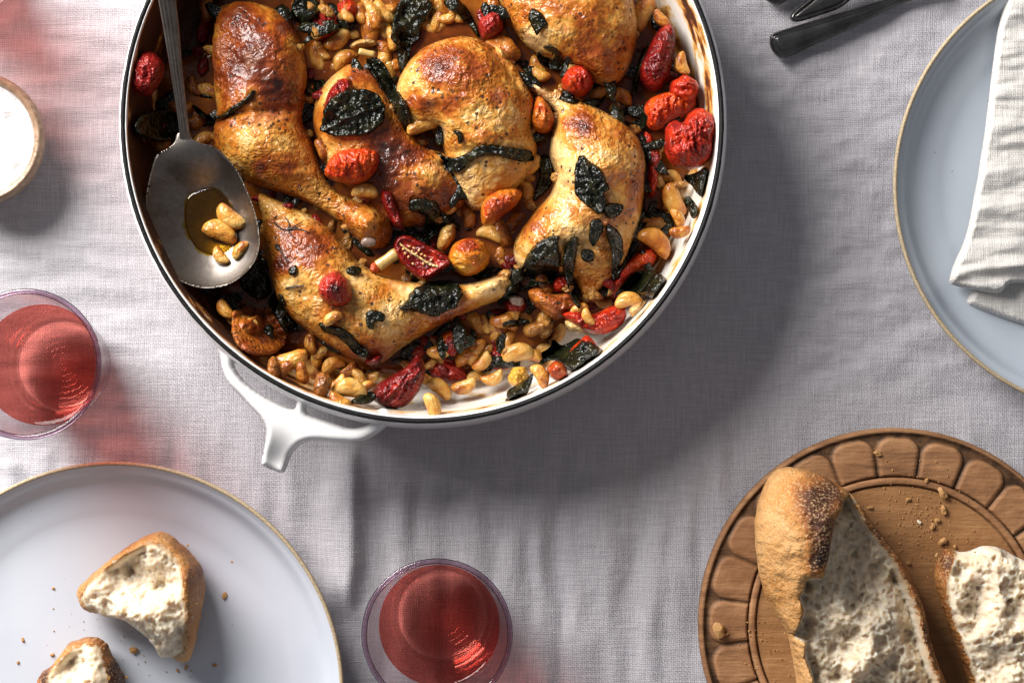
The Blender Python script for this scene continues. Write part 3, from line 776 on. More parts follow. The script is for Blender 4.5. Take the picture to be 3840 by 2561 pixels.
puff("under_fold", low_n, MNAPKIN, 0.0062, 0.006, step=0.0011, edge=0.3, prof=flat(0.003), parent=nap, disp=nap_disp(0.0005, 4), put=False)
up_n = VP([(2332, -50), (2316, 0), (2299, 64), (2287, 146), (2275, 246), (2264, 328), (2252, 404), (2240, 468), (2223, 545), (2200, 597), (2187, 636), (2193, 652), (2234, 662), (2298, 672), (2322, 652), (2351, 648), (2460, 640), (2520, 480), (2540, 200), (2540, -50), (2440, -70)], 0.022)
puff("upper_fold", up_n, MNAPKIN, 0.0115, 0.009, step=0.0010, edge=0.35, prof=flat(0.005), parent=nap, disp=nap_disp(0.0020, 1), put=False, smooth_n=4)

# ------------------------------------------------------------------ cutlery lying past the pan
def cutlery(pts, z, thick, label, grooves):
    P = VP(pts, z + thick)
    W_ = 0.0105
    def pr(d):
        h = np.clip(d / 0.0008, 0, 1) ** 0.5
        for c, w, a in grooves: h = h - a * np.exp(-((d - c) / w) ** 2)
        return h + 0.35 * np.clip(d / 0.006, 0, 1)
    o = puff("table_knife" if "knife" in label else "cutlery_piece", P, MSTEEL, z, thick, step=0.00045, edge=0.3, prof=pr, put=False, smooth_n=4)
    return tag(o, label, "cutlery")
cutlery([(1769, 84), (1778, 75), (1799, 67), (1861, 48), (1924, 29), (1986, 10), (2030, -4), (2150, -42), (2180, -30), (2160, -14), (2082, 3), (2028, 28), (1966, 59), (1882, 97), (1830, 121), (1799, 133), (1782, 125), (1770, 106)],
        0.0005, 0.0042, "dark silver table knife handle with ridged edges, lowest of the cutlery", [(0.0016, 0.00035, 0.45), (0.0027, 0.00035, 0.4)])
cutlery([(1815, 39), (1826, 23), (1855, 0), (1900, -36), (1990, -72), (2010, -56), (1951, 2), (1922, 21), (1882, 35), (1841, 48), (1823, 49)],
        0.0030, 0.0042, "silver cutlery handle with a rounded end lying over the knife", [(0.0020, 0.0004, 0.5)])
cutlery([(1755, -12), (1763, 1), (1784, 11), (1803, 3), (1850, -30), (1830, -60)], 0.0005, 0.004, "tip of a third silver cutlery handle at the table's far side", [(0.0018, 0.0004, 0.4)])

# ------------------------------------------------------------------ bread
def loaf_split(crumb_pts, z, nz, seed):
    C = VP(crumb_pts, z)
    def fn(x, y):
        xx = x + nz * fbm(x * 260, y * 260, seed, 3); yy = y + nz * fbm(x * 260 + 9, y * 260, seed + 5, 3)
        return inside(xx, yy, C)
    def sd(x, y):
        d, _, _ = dist_poly(np.asarray(x), np.asarray(y), C)
        return np.where(inside(np.asarray(x), np.asarray(y), C), d, -d)
    return fn, sd
def cells(x, y, f, seed, jit=0.9):
    """distance to the nearest of scattered points, for bread holes"""
    X = x * f; Y = y * f; xi = np.floor(X).astype(np.int64); yi = np.floor(Y).astype(np.int64); best = np.full(x.shape, 9.0); rad = np.zeros(x.shape)
    for a in (-1, 0, 1):
        for b in (-1, 0, 1):
            h = _perm[(_perm[(xi + a + seed) & 511] + yi + b) & 511]
            qx = xi + a + 0.5 + jit * (((h * 37) % 101) / 101 - 0.5); qy = yi + b + 0.5 + jit * (((h * 61) % 103) / 103 - 0.5)
            d = np.hypot(X - qx, Y - qy) / (0.35 + 0.65 * ((h * 17) % 89) / 89); m = d < best; best[m] = d[m]
    return best
def crumb_rough(x, y, seed, amp=1.0):
    wx = x + 0.0012 * perlin(x * 240, y * 240, seed); wy = y + 0.0012 * perlin(x * 240 + 5, y * 240, seed)
    r = 0.0030 * fbm(x * 60, y * 75, seed, 2) + 0.0007 * fbm(x * 240, y * 240, seed + 2, 2, 0.5) + 0.0003 * fbm(x * 900, y * 900, seed + 3, 2)
    for f, a, lim in ((62, 0.0042, 0.36), (130, 0.0020, 0.40), (260, 0.0011, 0.45), (480, 0.0007, 0.55)):
        c = cells(wx + 0.3, wy + 0.3, f, int(seed * 7) + int(f))
        r = r - a * np.sqrt(np.clip(1 - (c / lim) ** 2, 0, 1))
    return amp * r
# torn piece on the left plate
z_pl = 0.0055
br = empty("torn_bread", (*V(330, 1390, z_pl), z_pl)); tag(br, "large torn piece of crusty white bread in the middle of the plate", "bread")
out1 = [(353, 1224), (380, 1228), (404, 1245), (434, 1272), (455, 1300), (465, 1337), (463, 1377), (455, 1421), (445, 1471), (431, 1517), (412, 1524), (387, 1512), (365, 1513), (353, 1483), (323, 1452), (292, 1428), (262, 1421), (222, 1414), (188, 1403), (177, 1387), (170, 1357), (195, 1330), (229, 1300), (269, 1269), (309, 1243)]
cr1 = [(352, 1241), (372, 1247), (396, 1264), (420, 1290), (430, 1325), (431, 1364), (438, 1394), (434, 1437), (424, 1499), (400, 1512), (388, 1530), (360, 1530), (330, 1475), (290, 1440), (255, 1432), (215, 1418), (194, 1398), (184, 1370), (200, 1342), (240, 1306), (288, 1273), (325, 1253)]
fn1, sd1 = loaf_split(cr1, 0.03, 0.0008, 2)
def b1(x, y, d, h):
    s = sd1(x, y); c = sstep(-0.0008, 0.004, s)
    hollow = gsum(x, y, [(310, 1325, 42, 1.0), (385, 1340, 30, 0.55), (345, 1400, 26, -0.5), (395, 1450, 22, -0.35), (400, 1372, 16, -0.5), (290, 1392, 22, -0.35), (352, 1300, 16, -0.25)], 0.03)
    ridge = 0.006 * np.exp(-((s + 0.002) / 0.004) ** 2) * gsum(x, y, [(440, 1330, 60, 1.0), (440, 1430, 60, 0.8), (300, 1262, 70, 0.6)], 0.03)
    return c * (-0.018 * hollow + 0.85 * crumb_rough(x, y, 2)) + ridge + (1 - c) * 0.0008 * fbm(x * 160, y * 160, 3, 3) + 0.003 * c * ridged(x * 110 + 0.4 * y * 110, y * 60, 2, 2) * 0.6
def b1r(x, y, d, h):
    s = sd1(x, y)
    edge = np.exp(-((s - 0.0003) / 0.0016) ** 2)
    return np.where(s < 0.0, 0.26 + 0.20 * fbm(x * 60, y * 60, 4, 2) + gsum(x, y, [(450, 1330, 30, 0.32), (452, 1420, 26, 0.2), (330, 1240, 22, 0.05)], 0.03), 0.55 * edge)
puff("crust", VP(out1, 0.026), MCRUST, z_pl, 0.040, step=0.00065, edge=0.28, parent=br, disp=b1, attr={'roast': b1r}, split=(fn1, "crumb_face", MCRUMB), rim_noise=0.012, seed=3, power=0.42)
# second smaller piece at the frame's edge
br2 = empty("torn_bread", (*V(180, 1560, z_pl), z_pl)); tag(br2, "smaller torn bread chunk with dark crust at the plate's near side", "bread")
out2 = [(202, 1466), (235, 1477), (250, 1505), (267, 1535), (282, 1572), (276, 1625), (210, 1660), (120, 1640), (88, 1590), (82, 1556), (112, 1530), (138, 1496), (165, 1474)]
cr2 = [(200, 1478), (222, 1484), (236, 1510), (250, 1548), (256, 1600), (200, 1640), (125, 1620), (106, 1580), (112, 1548), (138, 1518), (165, 1488)]
fn2, sd2 = loaf_split(cr2, 0.03, 0.0014, 6)
puff("crust", VP(out2, 0.024), MCRUST, z_pl, 0.036, step=0.0007, edge=0.28, parent=br2, power=0.42,
     disp=lambda x, y, d, h: sstep(-0.0008, 0.004, sd2(x, y)) * (0.9 * crumb_rough(x, y, 5) - 0.012 * gsum(x, y, [(165, 1530, 26, 1.0), (215, 1560, 14, -0.5)], 0.03)) + 0.0012 * (sd2(x, y) < 0) * fbm(x * 220, y * 220, 2, 3),
     attr={'roast': lambda x, y, d, h: np.where(sd2(x, y) < 0, 0.40 + gsum(x, y, [(262, 1545, 24, 0.35), (100, 1560, 18, 0.2)], 0.03) + 0.2 * fbm(x * 80, y * 80, 2, 2), 0.5 * np.exp(-((sd2(x, y)) / 0.0015) ** 2))},
     split=(fn2, "crumb_face", MCRUMB), rim_noise=0.03, seed=8)
# hollowed loaf end on the board
zbd = 0.0118
br3 = empty("bread_loaf", (*V(1930, 1400, zbd), zbd)); tag(br3, "torn-open loaf end with a scorched crust resting on the wooden board", "bread")
out3 = [(1786, 1082), (1812, 1073), (1855, 1078), (1897, 1094), (1935, 1117), (1966, 1141), (2000, 1189), (2042, 1243), (2077, 1289), (2103, 1343), (2126, 1400), (2139, 1465), (2158, 1523), (2177, 1570), (2192, 1640), (2150, 1720), (1980, 1760), (1870, 1720), (1840, 1640), (1834, 1568), (1823, 1503), (1811, 1454), (1786, 1412), (1763, 1369), (1749, 1320), (1740, 1258), (1738, 1205), (1747, 1151), (1763, 1109)]
cr3 = [(1952, 1138), (1936, 1150), (1929, 1168), (1907, 1192), (1901, 1235), (1894, 1281), (1884, 1322), (1858, 1325), (1846, 1330), (1843, 1352), (1834, 1370), (1845, 1404), (1836, 1436), (1826, 1462), (1851, 1478), (1850, 1511), (1868, 1561), (1876, 1640), (1900, 1710), (2000, 1740), (2130, 1700), (2172, 1640), (2160, 1570), (2140, 1520), (2124, 1465), (2110, 1400), (2088, 1345), (2062, 1294), (2028, 1250), (1988, 1196), (1962, 1150)]
fn3, sd3 = loaf_split(cr3, 0.045, 0.0007, 11)
def b3(x, y, d, h):
    U = x / (SV * MPP) + 1175.5; W = -y / (SV * MPP) + 784
    s = sd3(x, y); c = sstep(-0.0006, 0.0026, s)
    lip = np.exp(-((s + 0.003) / 0.005) ** 2) * (1 - c)
    mound = gsum(x, y, [(1860, 1170, 62, 1.0), (1820, 1270, 48, 0.45)], 0.05)
    crust = 0.016 * mound + 0.004 * lip + 0.0010 * fbm(x * 130, y * 130, 2, 3) + 0.0005 * fbm(x * 420, y * 420, 5, 2)
    across = np.clip((x - V(1850, 1400, 0.04)[0]) / (V(2110, 1400, 0.04)[0] - V(1850, 1400, 0.04)[0]), 0, 1)
    crumb = -0.0075 - 0.005 * across + 1.15 * crumb_rough(x, y, 9) + 0.006 * gsum(x, y, [(1985, 1500, 34, 0.8), (2035, 1400, 30, 0.6), (1930, 1400, 26, 0.3), (1920, 1480, 26, -1.2), (1990, 1360, 30, -0.8), (2005, 1560, 26, -1.3), (1950, 1240, 30, -0.9)], 0.03)
    return np.where(s < -0.0006, crust, crust * (1 - c) + crumb * c)
def b3r(x, y, d, h):
    s = sd3(x, y)
    r = 0.10 + 0.22 * fbm(x * 45, y * 45, 8, 3) + gsum(x, y, [(1880, 1165, 36, 0.50), (1878, 1225, 26, 0.50), (1882, 1275, 20, 0.6), (1862, 1295, 18, 0.4), (1910, 1128, 22, 0.5), (1790, 1370, 30, 0.12), (1845, 1130, 26, 0.22)], 0.05)
    right = sstep(1930, 1960, x / (SV * MPP) + 1175.5) * 0.42
    return np.where(s < 0, r + right, 0.45 * np.exp(-(s / 0.0014) ** 2))
puff("crust", VP(out3, 0.035), MCRUST, zbd, 0.040, step=0.0007, edge=0.3, parent=br3, disp=b3, attr={'roast': b3r}, split=(fn3, "crumb_face", MCRUMB), rim_noise=0.006, seed=5, power=0.40)
# second slice, cut face up
br4 = empty("bread_slice", (*V(2300, 1470, zbd), zbd)); tag(br4, "airy white bread piece with thin brown crust edge beside the loaf end", "bread")
out4 = [(2170, 1275), (2186, 1264), (2210, 1270), (2238, 1270), (2268, 1257), (2307, 1262), (2351, 1285), (2430, 1330), (2470, 1450), (2440, 1600), (2380, 1700), (2300, 1720), (2255, 1640), (2234, 1568), (2211, 1503), (2188, 1442), (2168, 1381), (2156, 1331), (2160, 1300)]
cr4 = [(2205, 1272), (2238, 1262), (2268, 1250), (2310, 1252), (2360, 1275), (2450, 1330), (2490, 1450), (2450, 1620), (2380, 1720), (2305, 1710), (2268, 1640), (2246, 1568), (2224, 1503), (2201, 1442), (2183, 1385), (2180, 1335), (2192, 1295)]
fn4, sd4 = loaf_split(cr4, 0.04, 0.0010, 15)
puff("crust", VP(out4, 0.034), MCRUST, zbd, 0.034, step=0.0007, edge=0.3, parent=br4, power=0.36,
     disp=lambda x, y, d, h: sstep(-0.0006, 0.003, sd4(x, y)) * (1.1 * crumb_rough(x, y, 13) - 0.010 * gsum(x, y, [(2256, 1362, 20, 1.0), (2246, 1410, 18, 0.9), (2190, 1450, 12, 0.6), (2330, 1400, 20, 0.6), (2290, 1530, 24, 0.7)], 0.04)) + 0.0008 * fbm(x * 200, y * 200, 3, 2),
     attr={'roast': lambda x, y, d, h: np.where(sd4(x, y) < 0, 0.40 + 0.22 * fbm(x * 90, y * 90, 5, 2) + gsum(x, y, [(2185, 1285, 18, 0.3)], 0.04), 0.5 * np.exp(-(sd4(x, y) / 0.0013) ** 2))},
     split=(fn4, "crumb_face", MCRUMB), rim_noise=0.008, seed=7)
# ------------------------------------------------------------------ pan contents
hx = np.arange(HN) * HG + HX0; hy = np.arange(HN) * HG + HY0
PX, PY = np.meshgrid(hx, hy, indexing='ij')
rp = np.hypot(PX - pcx, PY - pcy)
HM[rp < R - 0.002] = FLOOR
HM[:] = np.where((rp < R - 0.002), FLOOR + 0.045 * sstep(R - 0.020, R - 0.004, rp), HM)

sauce = VP(SAUCE_PTS, 0.008)
so = puff("pan_juices", sauce, MSAUCE, FLOOR + 0.0003, 0.0075, step=0.0016, edge=0.1, prof=flat(0.010), disp=lambda x, y, d, h: 0.0006 * fbm(x * 60, y * 60, 1, 2))
tag(so, "dark brown pan juices pooled under the chicken", "sauce")

LEGS = []
def chicken(label, pts, zb, thick, bumps, roast, grooves=(), seed=0, base=0.22, bones=()):
    z = zb + thick * 0.6
    P = VP(pts, z); c = P.mean(0)
    root = empty("chicken_leg", (c[0], c[1], zb)); tag(root, label, "chicken leg", "roast chicken legs in the pan")
    k = SV * MPP
    def disp(x, y, d, h):
        s = 0
        for bx, by, r, hh in bumps:
            qx, qy = V(bx, by, z); rr = r * k
            s = s + hh * np.exp(-((x - qx) ** 2 + (y - qy) ** 2) / (2 * rr * rr))
        for ax, ay, bx, by, w, dep in grooves:
            a = np.array(V(ax, ay, z)); b = np.array(V(bx, by, z)); dd = b - a; L2 = dd @ dd
            t = np.clip(((x - a[0]) * dd[0] + (y - a[1]) * dd[1]) / L2, 0, 1)
            wob = 0.0015 * perlin(x * 120, y * 120, seed)
            q = np.hypot(x - a[0] - t * dd[0], y - a[1] - t * dd[1]) + wob
            s = s - dep * np.exp(-(q / (w * k)) ** 2)
        e = sstep(0, 0.004, d)
        wr = 0.0012 * fbm(x * 55, y * 55, seed, 3) + 0.0004 * ridged(x * 110 + 1.5 * perlin(x * 60, y * 60, seed), y * 110, seed + 4, 2) + 0.0002 * ridged(x * 300 + 2 * perlin(x * 90, y * 90, seed + 1), y * 300, seed + 6, 2) + 0.0003 * fbm(x * 420, y * 420, seed + 2, 2)
        return s * e + wr * (0.35 + 0.65 * e)
    def rst(x, y, d, h):
        n = fbm(x * 42, y * 42, seed + 11, 3)
        return np.clip(base - 0.02 + 0.28 * n + 0.06 * h + gsum(x + 0.0025 * perlin(x * 110, y * 110, seed), y + 0.0025 * perlin(x * 110 + 3, y * 110, seed), roast, z), 0, 1.2)
    puff("meat", P, MCHICK, zb, thick, step=0.00085, edge=0.34, parent=root, disp=disp, attr={'roast': rst}, rim_noise=0.006, seed=seed, power=0.46)
    for bx, by, bl, bw, ang, bz in bones:
        blob("bone" if bl < 60 else "knuckle", MBONE if bl < 60 else MCHICK, bx, by, bl, bw, ang, bz, parent=root, seed=seed, lump=0.16, attr0=0.3)
    return root
def sphere_grid(nu=22, nv=14):
    vs = [(0, 0, 1)]; fs = []
    for i in range(1, nv):
        t = math.pi * i / nv
        for j in range(nu):
            p = 2 * math.pi * j / nu; vs.append((math.sin(t) * math.cos(p), math.sin(t) * math.sin(p), math.cos(t)))
    vs.append((0, 0, -1)); last = len(vs) - 1
    for j in range(nu):
        fs.append((0, 1 + j, 1 + (j + 1) % nu)); fs.append((last, 1 + (nv - 2) * nu + (j + 1) % nu, 1 + (nv - 2) * nu + j))
    for i in range(nv - 2):
        for j in range(nu):
            a = 1 + i * nu + j; b = 1 + i * nu + (j + 1) % nu; fs.append((a, a + nu, b + nu, b))
    return np.array(vs), fs
SPH = sphere_grid()
def blob(name, mat, x, y, ln, wd, ang, z, parent=None, seed=0, lump=0.08, flatz=0.85, attr0=None):
    """knobbly rounded lump, long side ln, placed at view point (x, y), centre height z"""
    vs, fs = SPH; k = SV * MPP * 0.5
    n = 1 + lump * fbm(vs[:, 0] * 1.8 + seed * 3, vs[:, 1] * 1.8, vs[:, 2] * 1.8 + seed, 3)
    v = vs * n[:, None] * np.array([ln * k, wd * k, wd * k * flatz])
    a = -math.radians(ang); c, s = math.cos(a), math.sin(a)
    qx, qy = V(x, y, z)
    w = np.stack([qx + c * v[:, 0] - s * v[:, 1], qy + s * v[:, 0] + c * v[:, 1], z + v[:, 2]], 1)
    return mesh_obj(name, w, fs, mat, parent, loc=(qx, qy, z), attrs={'roast': np.zeros(len(w)) + (attr0 or 0)})

ZC = 0.007
chicken("roast chicken leg lying under the serving spoon, dark browned on its thigh",
        [(505, 12), (486, 60), (482, 130), (487, 200), (492, 255), (484, 310), (497, 352), (530, 392), (590, 424), (660, 446), (718, 470), (772, 505), (812, 543), (840, 566), (876, 566), (898, 538), (892, 496), (856, 468), (800, 452), (758, 426), (730, 376), (712, 318), (690, 268), (702, 200), (694, 120), (668, 50), (632, 18), (565, -4)],
        ZC, 0.034, [(600, 330, 46, 0.004), (640, 130, 50, 0.004), (530, 140, 30, -0.002), (850, 515, 26, 0.010), (660, 370, 40, 0.002), (625, 250, 26, -0.003)],
        [(645, 110, 45, 0.22), (600, 180, 55, 0.20), (665, 60, 22, 0.25), (655, 70, 10, 0.35), (640, 225, 30, 0.22), (540, 60, 50, 0.26), (520, 160, 40, 0.24), (655, 335, 40, -0.10), (720, 420, 40, -0.06), (600, 385, 9, 0.5), (648, 205, 8, 0.5), (845, 520, 30, 0.08), (600, 310, 30, 0.05)],
        [(500, 270, 700, 255, 10, 0.0028)], seed=1, base=0.24, bones=[(846, 556, 34, 24, 0, 0.030)])
chicken("middle roast chicken leg, partly hidden by a broad black leaf and wrinkled tomato",
        [(752, 178), (724, 220), (714, 275), (728, 330), (752, 392), (800, 432), (862, 492), (912, 520), (985, 512), (1052, 480), (1078, 436), (1066, 392), (1028, 352), (968, 330), (936, 286), (905, 238), (876, 196), (850, 160), (806, 142), (776, 158)],
        ZC - 0.001, 0.028, [(790, 250, 50, 0.006), (850, 400, 40, 0.0), (960, 420, 40, 0.002)],
        [(900, 400, 45, 0.30), (940, 350, 20, 0.28), (985, 360, 16, 0.25), (880, 460, 40, 0.34), (750, 300, 20, -0.08), (820, 180, 14, 0.22), (870, 340, 26, 0.2), (1000, 430, 30, -0.06), (1045, 450, 20, 0.2)],
        [(1020, 380, 1070, 420, 8, 0.003)], seed=2, base=0.25)
chicken("golden roast chicken leg at the centre with a twisted black strip across its lower end",
        [(972, 104), (932, 142), (908, 196), (903, 256), (938, 296), (1006, 292), (1016, 334), (1032, 392), (1056, 440), (1076, 472), (1104, 482), (1140, 474), (1176, 438), (1212, 398), (1234, 340), (1222, 292), (1228, 226), (1206, 182), (1176, 132), (1132, 98), (1070, 78), (1014, 86)],
        ZC, 0.034, [(1040, 190, 60, 0.005), (1120, 280, 50, 0.002), (1120, 330, 20, 0.002), (1130, 420, 30, -0.001), (975, 240, 16, 0.002)],
        [(1000, 160, 34, 0.22), (1005, 180, 20, 0.16), (1080, 190, 36, 0.20), (1150, 250, 22, 0.24), (1050, 245, 18, 0.22), (955, 240, 14, 0.3), (1100, 310, 40, -0.03), (1060, 300, 20, -0.06), (1180, 310, 18, 0.10), (1150, 400, 30, -0.06), (1085, 460, 20, -0.10), (1060, 110, 40, 0.10)],
        [(1020, 350, 1220, 352, 9, 0.0022), (1140, 120, 1230, 270, 9, 0.002)], seed=3, base=0.18, bones=[(1156, 116, 84, 62, 30, 0.020)])
chicken("pale golden chicken leg on the pan's bright side with several black leaves",
        [(1140, 96), (1172, 120), (1206, 160), (1250, 196), (1292, 214), (1352, 234), (1420, 268), (1465, 308), (1484, 360), (1481, 430), (1472, 500), (1452, 560), (1438, 596), (1416, 630), (1382, 664), (1348, 694), (1334, 676), (1318, 640), (1262, 622), (1212, 624), (1186, 604), (1180, 562), (1198, 520), (1230, 480), (1264, 442), (1276, 400), (1263, 350), (1270, 292), (1278, 262), (1252, 234), (1220, 208), (1180, 184), (1140, 142), (1126, 112)],
        ZC, 0.036, [(1390, 360, 60, 0.003), (1270, 520, 50, 0.002), (1380, 500, 40, 0.000), (1350, 640, 24, -0.004), (1310, 250, 34, -0.001), (1160, 110, 24, 0.010), (1240, 210, 24, 0.006)],
        [(1350, 275, 20, 0.30), (1340, 300, 8, 0.3), (1320, 310, 22, 0.12), (1440, 380, 40, 0.14), (1390, 350, 26, 0.06), (1420, 460, 44, 0.16), (1390, 600, 40, 0.22), (1200, 520, 22, 0.10), (1270, 440, 40, 0.02), (1300, 250, 44, -0.12), (1300, 480, 40, -0.08), (1360, 660, 24, 0.2), (1190, 160, 26, 0.22), (1265, 390, 30, -0.08)],
        [(1290, 430, 1450, 510, 12, 0.003), (1330, 560, 1450, 590, 8, 0.003), (1300, 560, 1320, 640, 8, 0.004)], seed=4, base=0.10)
chicken("roast chicken thigh at the pan's far side with one small black scrap",
        [(1128, -70), (1150, 5), (1176, 54), (1208, 98), (1258, 128), (1318, 150), (1366, 184), (1408, 190), (1440, 162), (1460, 112), (1466, 50), (1456, -10), (1440, -80), (1300, -120)],
        ZC, 0.037, [(1310, 40, 70, 0.003), (1395, 150, 26, 0.002), (1240, 80, 30, 0.0)],
        [(1280, 30, 50, 0.12), (1390, 140, 26, 0.34), (1330, 120, 22, 0.22), (1225, 70, 26, -0.10), (1330, 60, 24, 0.04), (1345, 10, 30, -0.12), (1200, 40, 20, 0.14), (1440, 90, 22, 0.12)],
        [(1180, 30, 1300, 160, 8, 0.001)], seed=5, base=0.17)
chicken("crisp roast chicken leg nearest the pan handle, bone end pointing to the white side",
        [(588, 442), (598, 500), (600, 560), (613, 620), (630, 682), (660, 724), (694, 752), (750, 790), (814, 826), (868, 836), (912, 804), (962, 772), (1012, 746), (1082, 712), (1140, 690), (1176, 680), (1192, 660), (1166, 626), (1122, 634), (1080, 648), (1020, 650), (960, 648), (904, 638), (856, 620), (822, 600), (800, 572), (770, 538), (730, 502), (682, 478), (632, 456)],
        ZC, 0.034, [(720, 620, 60, 0.004), (820, 730, 50, 0.002), (1000, 690, 40, 0.001), (1130, 655, 30, 0.008)],
        [(690, 560, 40, 0.36), (660, 540, 18, 0.2), (740, 580, 26, 0.26), (655, 610, 16, 0.5), (690, 620, 30, 0.2), (640, 500, 22, 0.10), (860, 800, 30, 0.20), (1000, 720, 50, 0.16), (1050, 700, 30, 0.14), (860, 690, 40, -0.10), (940, 690, 36, -0.12), (710, 770, 30, -0.08), (1120, 655, 26, -0.10), (760, 780, 20, 0.18), (840, 830, 20, 0.25), (780, 700, 30, 0.12)],
        [(830, 620, 940, 680, 8, 0.0015), (690, 745, 860, 820, 10, 0.002)], seed=6, base=0.16, bones=[(1186, 690, 34, 22, 20, 0.024)])

def piece(name, label, cat, pts, mat, thick, group=None, zb=0.0, drape='rigid', wr=None, roast=None, base=0.0, seed=0, edge=0.35, step=0.0007, put=True, power=0.48, rim=0.02, bb=4, kindparts=None, sinkz=None):
    P0 = np.array([V(a, b, 0.03) for a, b in pts]); zc = float(np.quantile(hm_get(P0[:, 0], P0[:, 1]), 0.5)) + thick * 0.5
    P = VP(pts, zc)
    o = puff(name, P, mat, zb, thick, step=step, edge=edge, drape=drape, disp=wr, rim_noise=rim, seed=seed, put=put, power=power, base_blur=bb,
             attr={'roast': (lambda x, y, d, h: base + (gsum(x, y, roast, zc) if roast else 0) + 0 * x)})
    return tag(o, label, cat, group)
def oval(cx, cy_, a, b, ang, n=12, irr=0.10, seed=0):
    r = random.Random(seed * 7 + 3); t = math.radians(ang); out = []
    for i in range(n):
        p = 2 * math.pi * i / n; q = 1 + irr * (r.random() * 2 - 1)
        x = a * q * math.cos(p); y = b * q * math.sin(p)
        out.append((cx + x * math.cos(t) - y * math.sin(t), cy_ + x * math.sin(t) + y * math.cos(t)))
    return out
def wrinkles(ang, freq, amp, seed, fine=0.4):
    a = -math.radians(ang); c, s = math.cos(a), math.sin(a)
    def f(x, y, d, h):
        u = (x * c + y * s); v = (-x * s + y * c)
        wv = v + 0.0016 * perlin(u * 160, v * 160, seed)
        r = ridged(u * freq * 0.30, wv * freq, seed, 2)
        return sstep(0, 0.0025, d) * (amp * r + amp * fine * ridged(x * freq * 1.9, y * freq * 1.9, seed + 5, 2) + 0.5 * amp * fbm(x * 120, y * 120, seed + 8, 2))
    return f
def tomato(label, pts, thick=0.014, mat=None, ang=0, amp=0.0011, freq=230, seed=0, roast=None, base=0.0, zb=-0.004, put=True, name="roast_tomato"):
    return piece(name, label, "tomato", pts, mat or MTOM, thick, "roast tomatoes in the pan", zb=zb, wr=wrinkles(ang, freq * 1.35, amp * 1.05, seed), roast=roast, base=base, seed=seed, edge=0.4, put=put, step=0.00055)
T = tomato
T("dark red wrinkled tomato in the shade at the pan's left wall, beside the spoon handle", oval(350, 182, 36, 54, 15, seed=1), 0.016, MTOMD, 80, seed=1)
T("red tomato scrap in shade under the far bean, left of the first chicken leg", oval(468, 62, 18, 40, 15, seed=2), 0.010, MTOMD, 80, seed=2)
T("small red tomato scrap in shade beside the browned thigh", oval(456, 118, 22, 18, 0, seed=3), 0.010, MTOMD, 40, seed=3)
T("dark collapsed tomato at the frame's far edge above the beans", oval(738, 52, 46, 40, 25, seed=4), 0.018, MTOMD, 50, amp=0.0014, seed=4, base=-0.12)
T("bright red tomato at the frame's far edge beside the pale beans", oval(797, 22, 30, 26, 10, seed=5), 0.016, MTOM, 70, seed=5)
T("small round red tomato between the two right-hand chicken legs", [(1292, 178), (1305, 158), (1328, 150), (1352, 162), (1364, 186), (1350, 214), (1326, 224), (1302, 214), (1290, 196)], 0.020, MTOM, 60, amp=0.0014, seed=6, zb=0.004)
T("tall dark red wrinkled tomato beside the far chicken thigh", [(1530, 58), (1547, 70), (1549, 110), (1540, 160), (1520, 205), (1492, 212), (1472, 190), (1466, 160), (1484, 120), (1505, 80)], 0.022, MTOM, 70, amp=0.0013, seed=7, base=0.22, zb=0.003)
T("red tomato half under the lone yellow bean by the white wall", oval(1572, 205, 34, 32, 30, seed=8), 0.016, MTOM, 20, seed=8)
T("long wrinkled red tomato, upper of the two beside the white pan wall", [(1478, 250), (1492, 228), (1524, 214), (1562, 208), (1590, 218), (1598, 240), (1582, 262), (1552, 276), (1520, 296), (1496, 300), (1482, 280)], 0.020, MTOM, 100, amp=0.0014, seed=9, zb=0.002, base=-0.06)
T("big wrinkled red tomato, lower of the two beside the white pan wall", [(1520, 330), (1524, 300), (1545, 285), (1560, 292), (1575, 270), (1600, 258), (1626, 272), (1638, 300), (1630, 335), (1626, 370), (1600, 392), (1568, 398), (1536, 384), (1522, 358)], 0.026, MTOM, 75, amp=0.0016, freq=260, seed=10, zb=0.001, base=0.06)
T("narrow red tomato strip squeezed against the right-hand chicken leg", [(1478, 300), (1494, 304), (1508, 330), (1512, 370), (1516, 410), (1508, 444), (1492, 456), (1484, 420), (1486, 370), (1476, 330)], 0.016, MTOM, 85, seed=11)
T("orange tomato wedged between the centre leg and the right-hand leg", [(1232, 224), (1250, 230), (1268, 258), (1274, 285), (1262, 305), (1238, 308), (1220, 290), (1222, 258)], 0.018, MTOMO, 70, seed=12, zb=0.004, base=0.12)
T("orange and red pointed tomato below the centre chicken leg", [(1104, 498), (1108, 470), (1128, 446), (1160, 436), (1192, 438), (1198, 452), (1180, 478), (1152, 500), (1130, 518), (1110, 520)], 0.018, MTOMO, 50, seed=13, zb=0.006, roast=[(1150, 480, 22, 0.30)])
T("round orange-yellow tomato with a scorched top in the middle of the pan", [(1030, 585), (1042, 560), (1070, 548), (1102, 552), (1122, 575), (1124, 602), (1104, 626), (1070, 634), (1044, 622), (1030, 604)], 0.022, MTOMO, 30, amp=0.0009, seed=14, zb=0.004, roast=[(1076, 562, 16, 0.34), (1060, 615, 20, -0.15)])
T("small charred dark tomato sitting on the chicken leg nearest the handle", oval(766, 662, 42, 40, 0, seed=15), 0.018, MTOMD, 80, amp=0.0012, seed=15, zb=-0.007, base=-0.20, roast=[(770, 662, 10, 0.6)])
T("red crinkled tomato strip beside the frilly black leaf", [(1400, 660), (1408, 630), (1440, 600), (1472, 576), (1500, 568), (1508, 584), (1498, 610), (1470, 620), (1446, 640), (1424, 664), (1410, 686), (1402, 682)], 0.014, MTOM, 140, seed=16, zb=0.001)
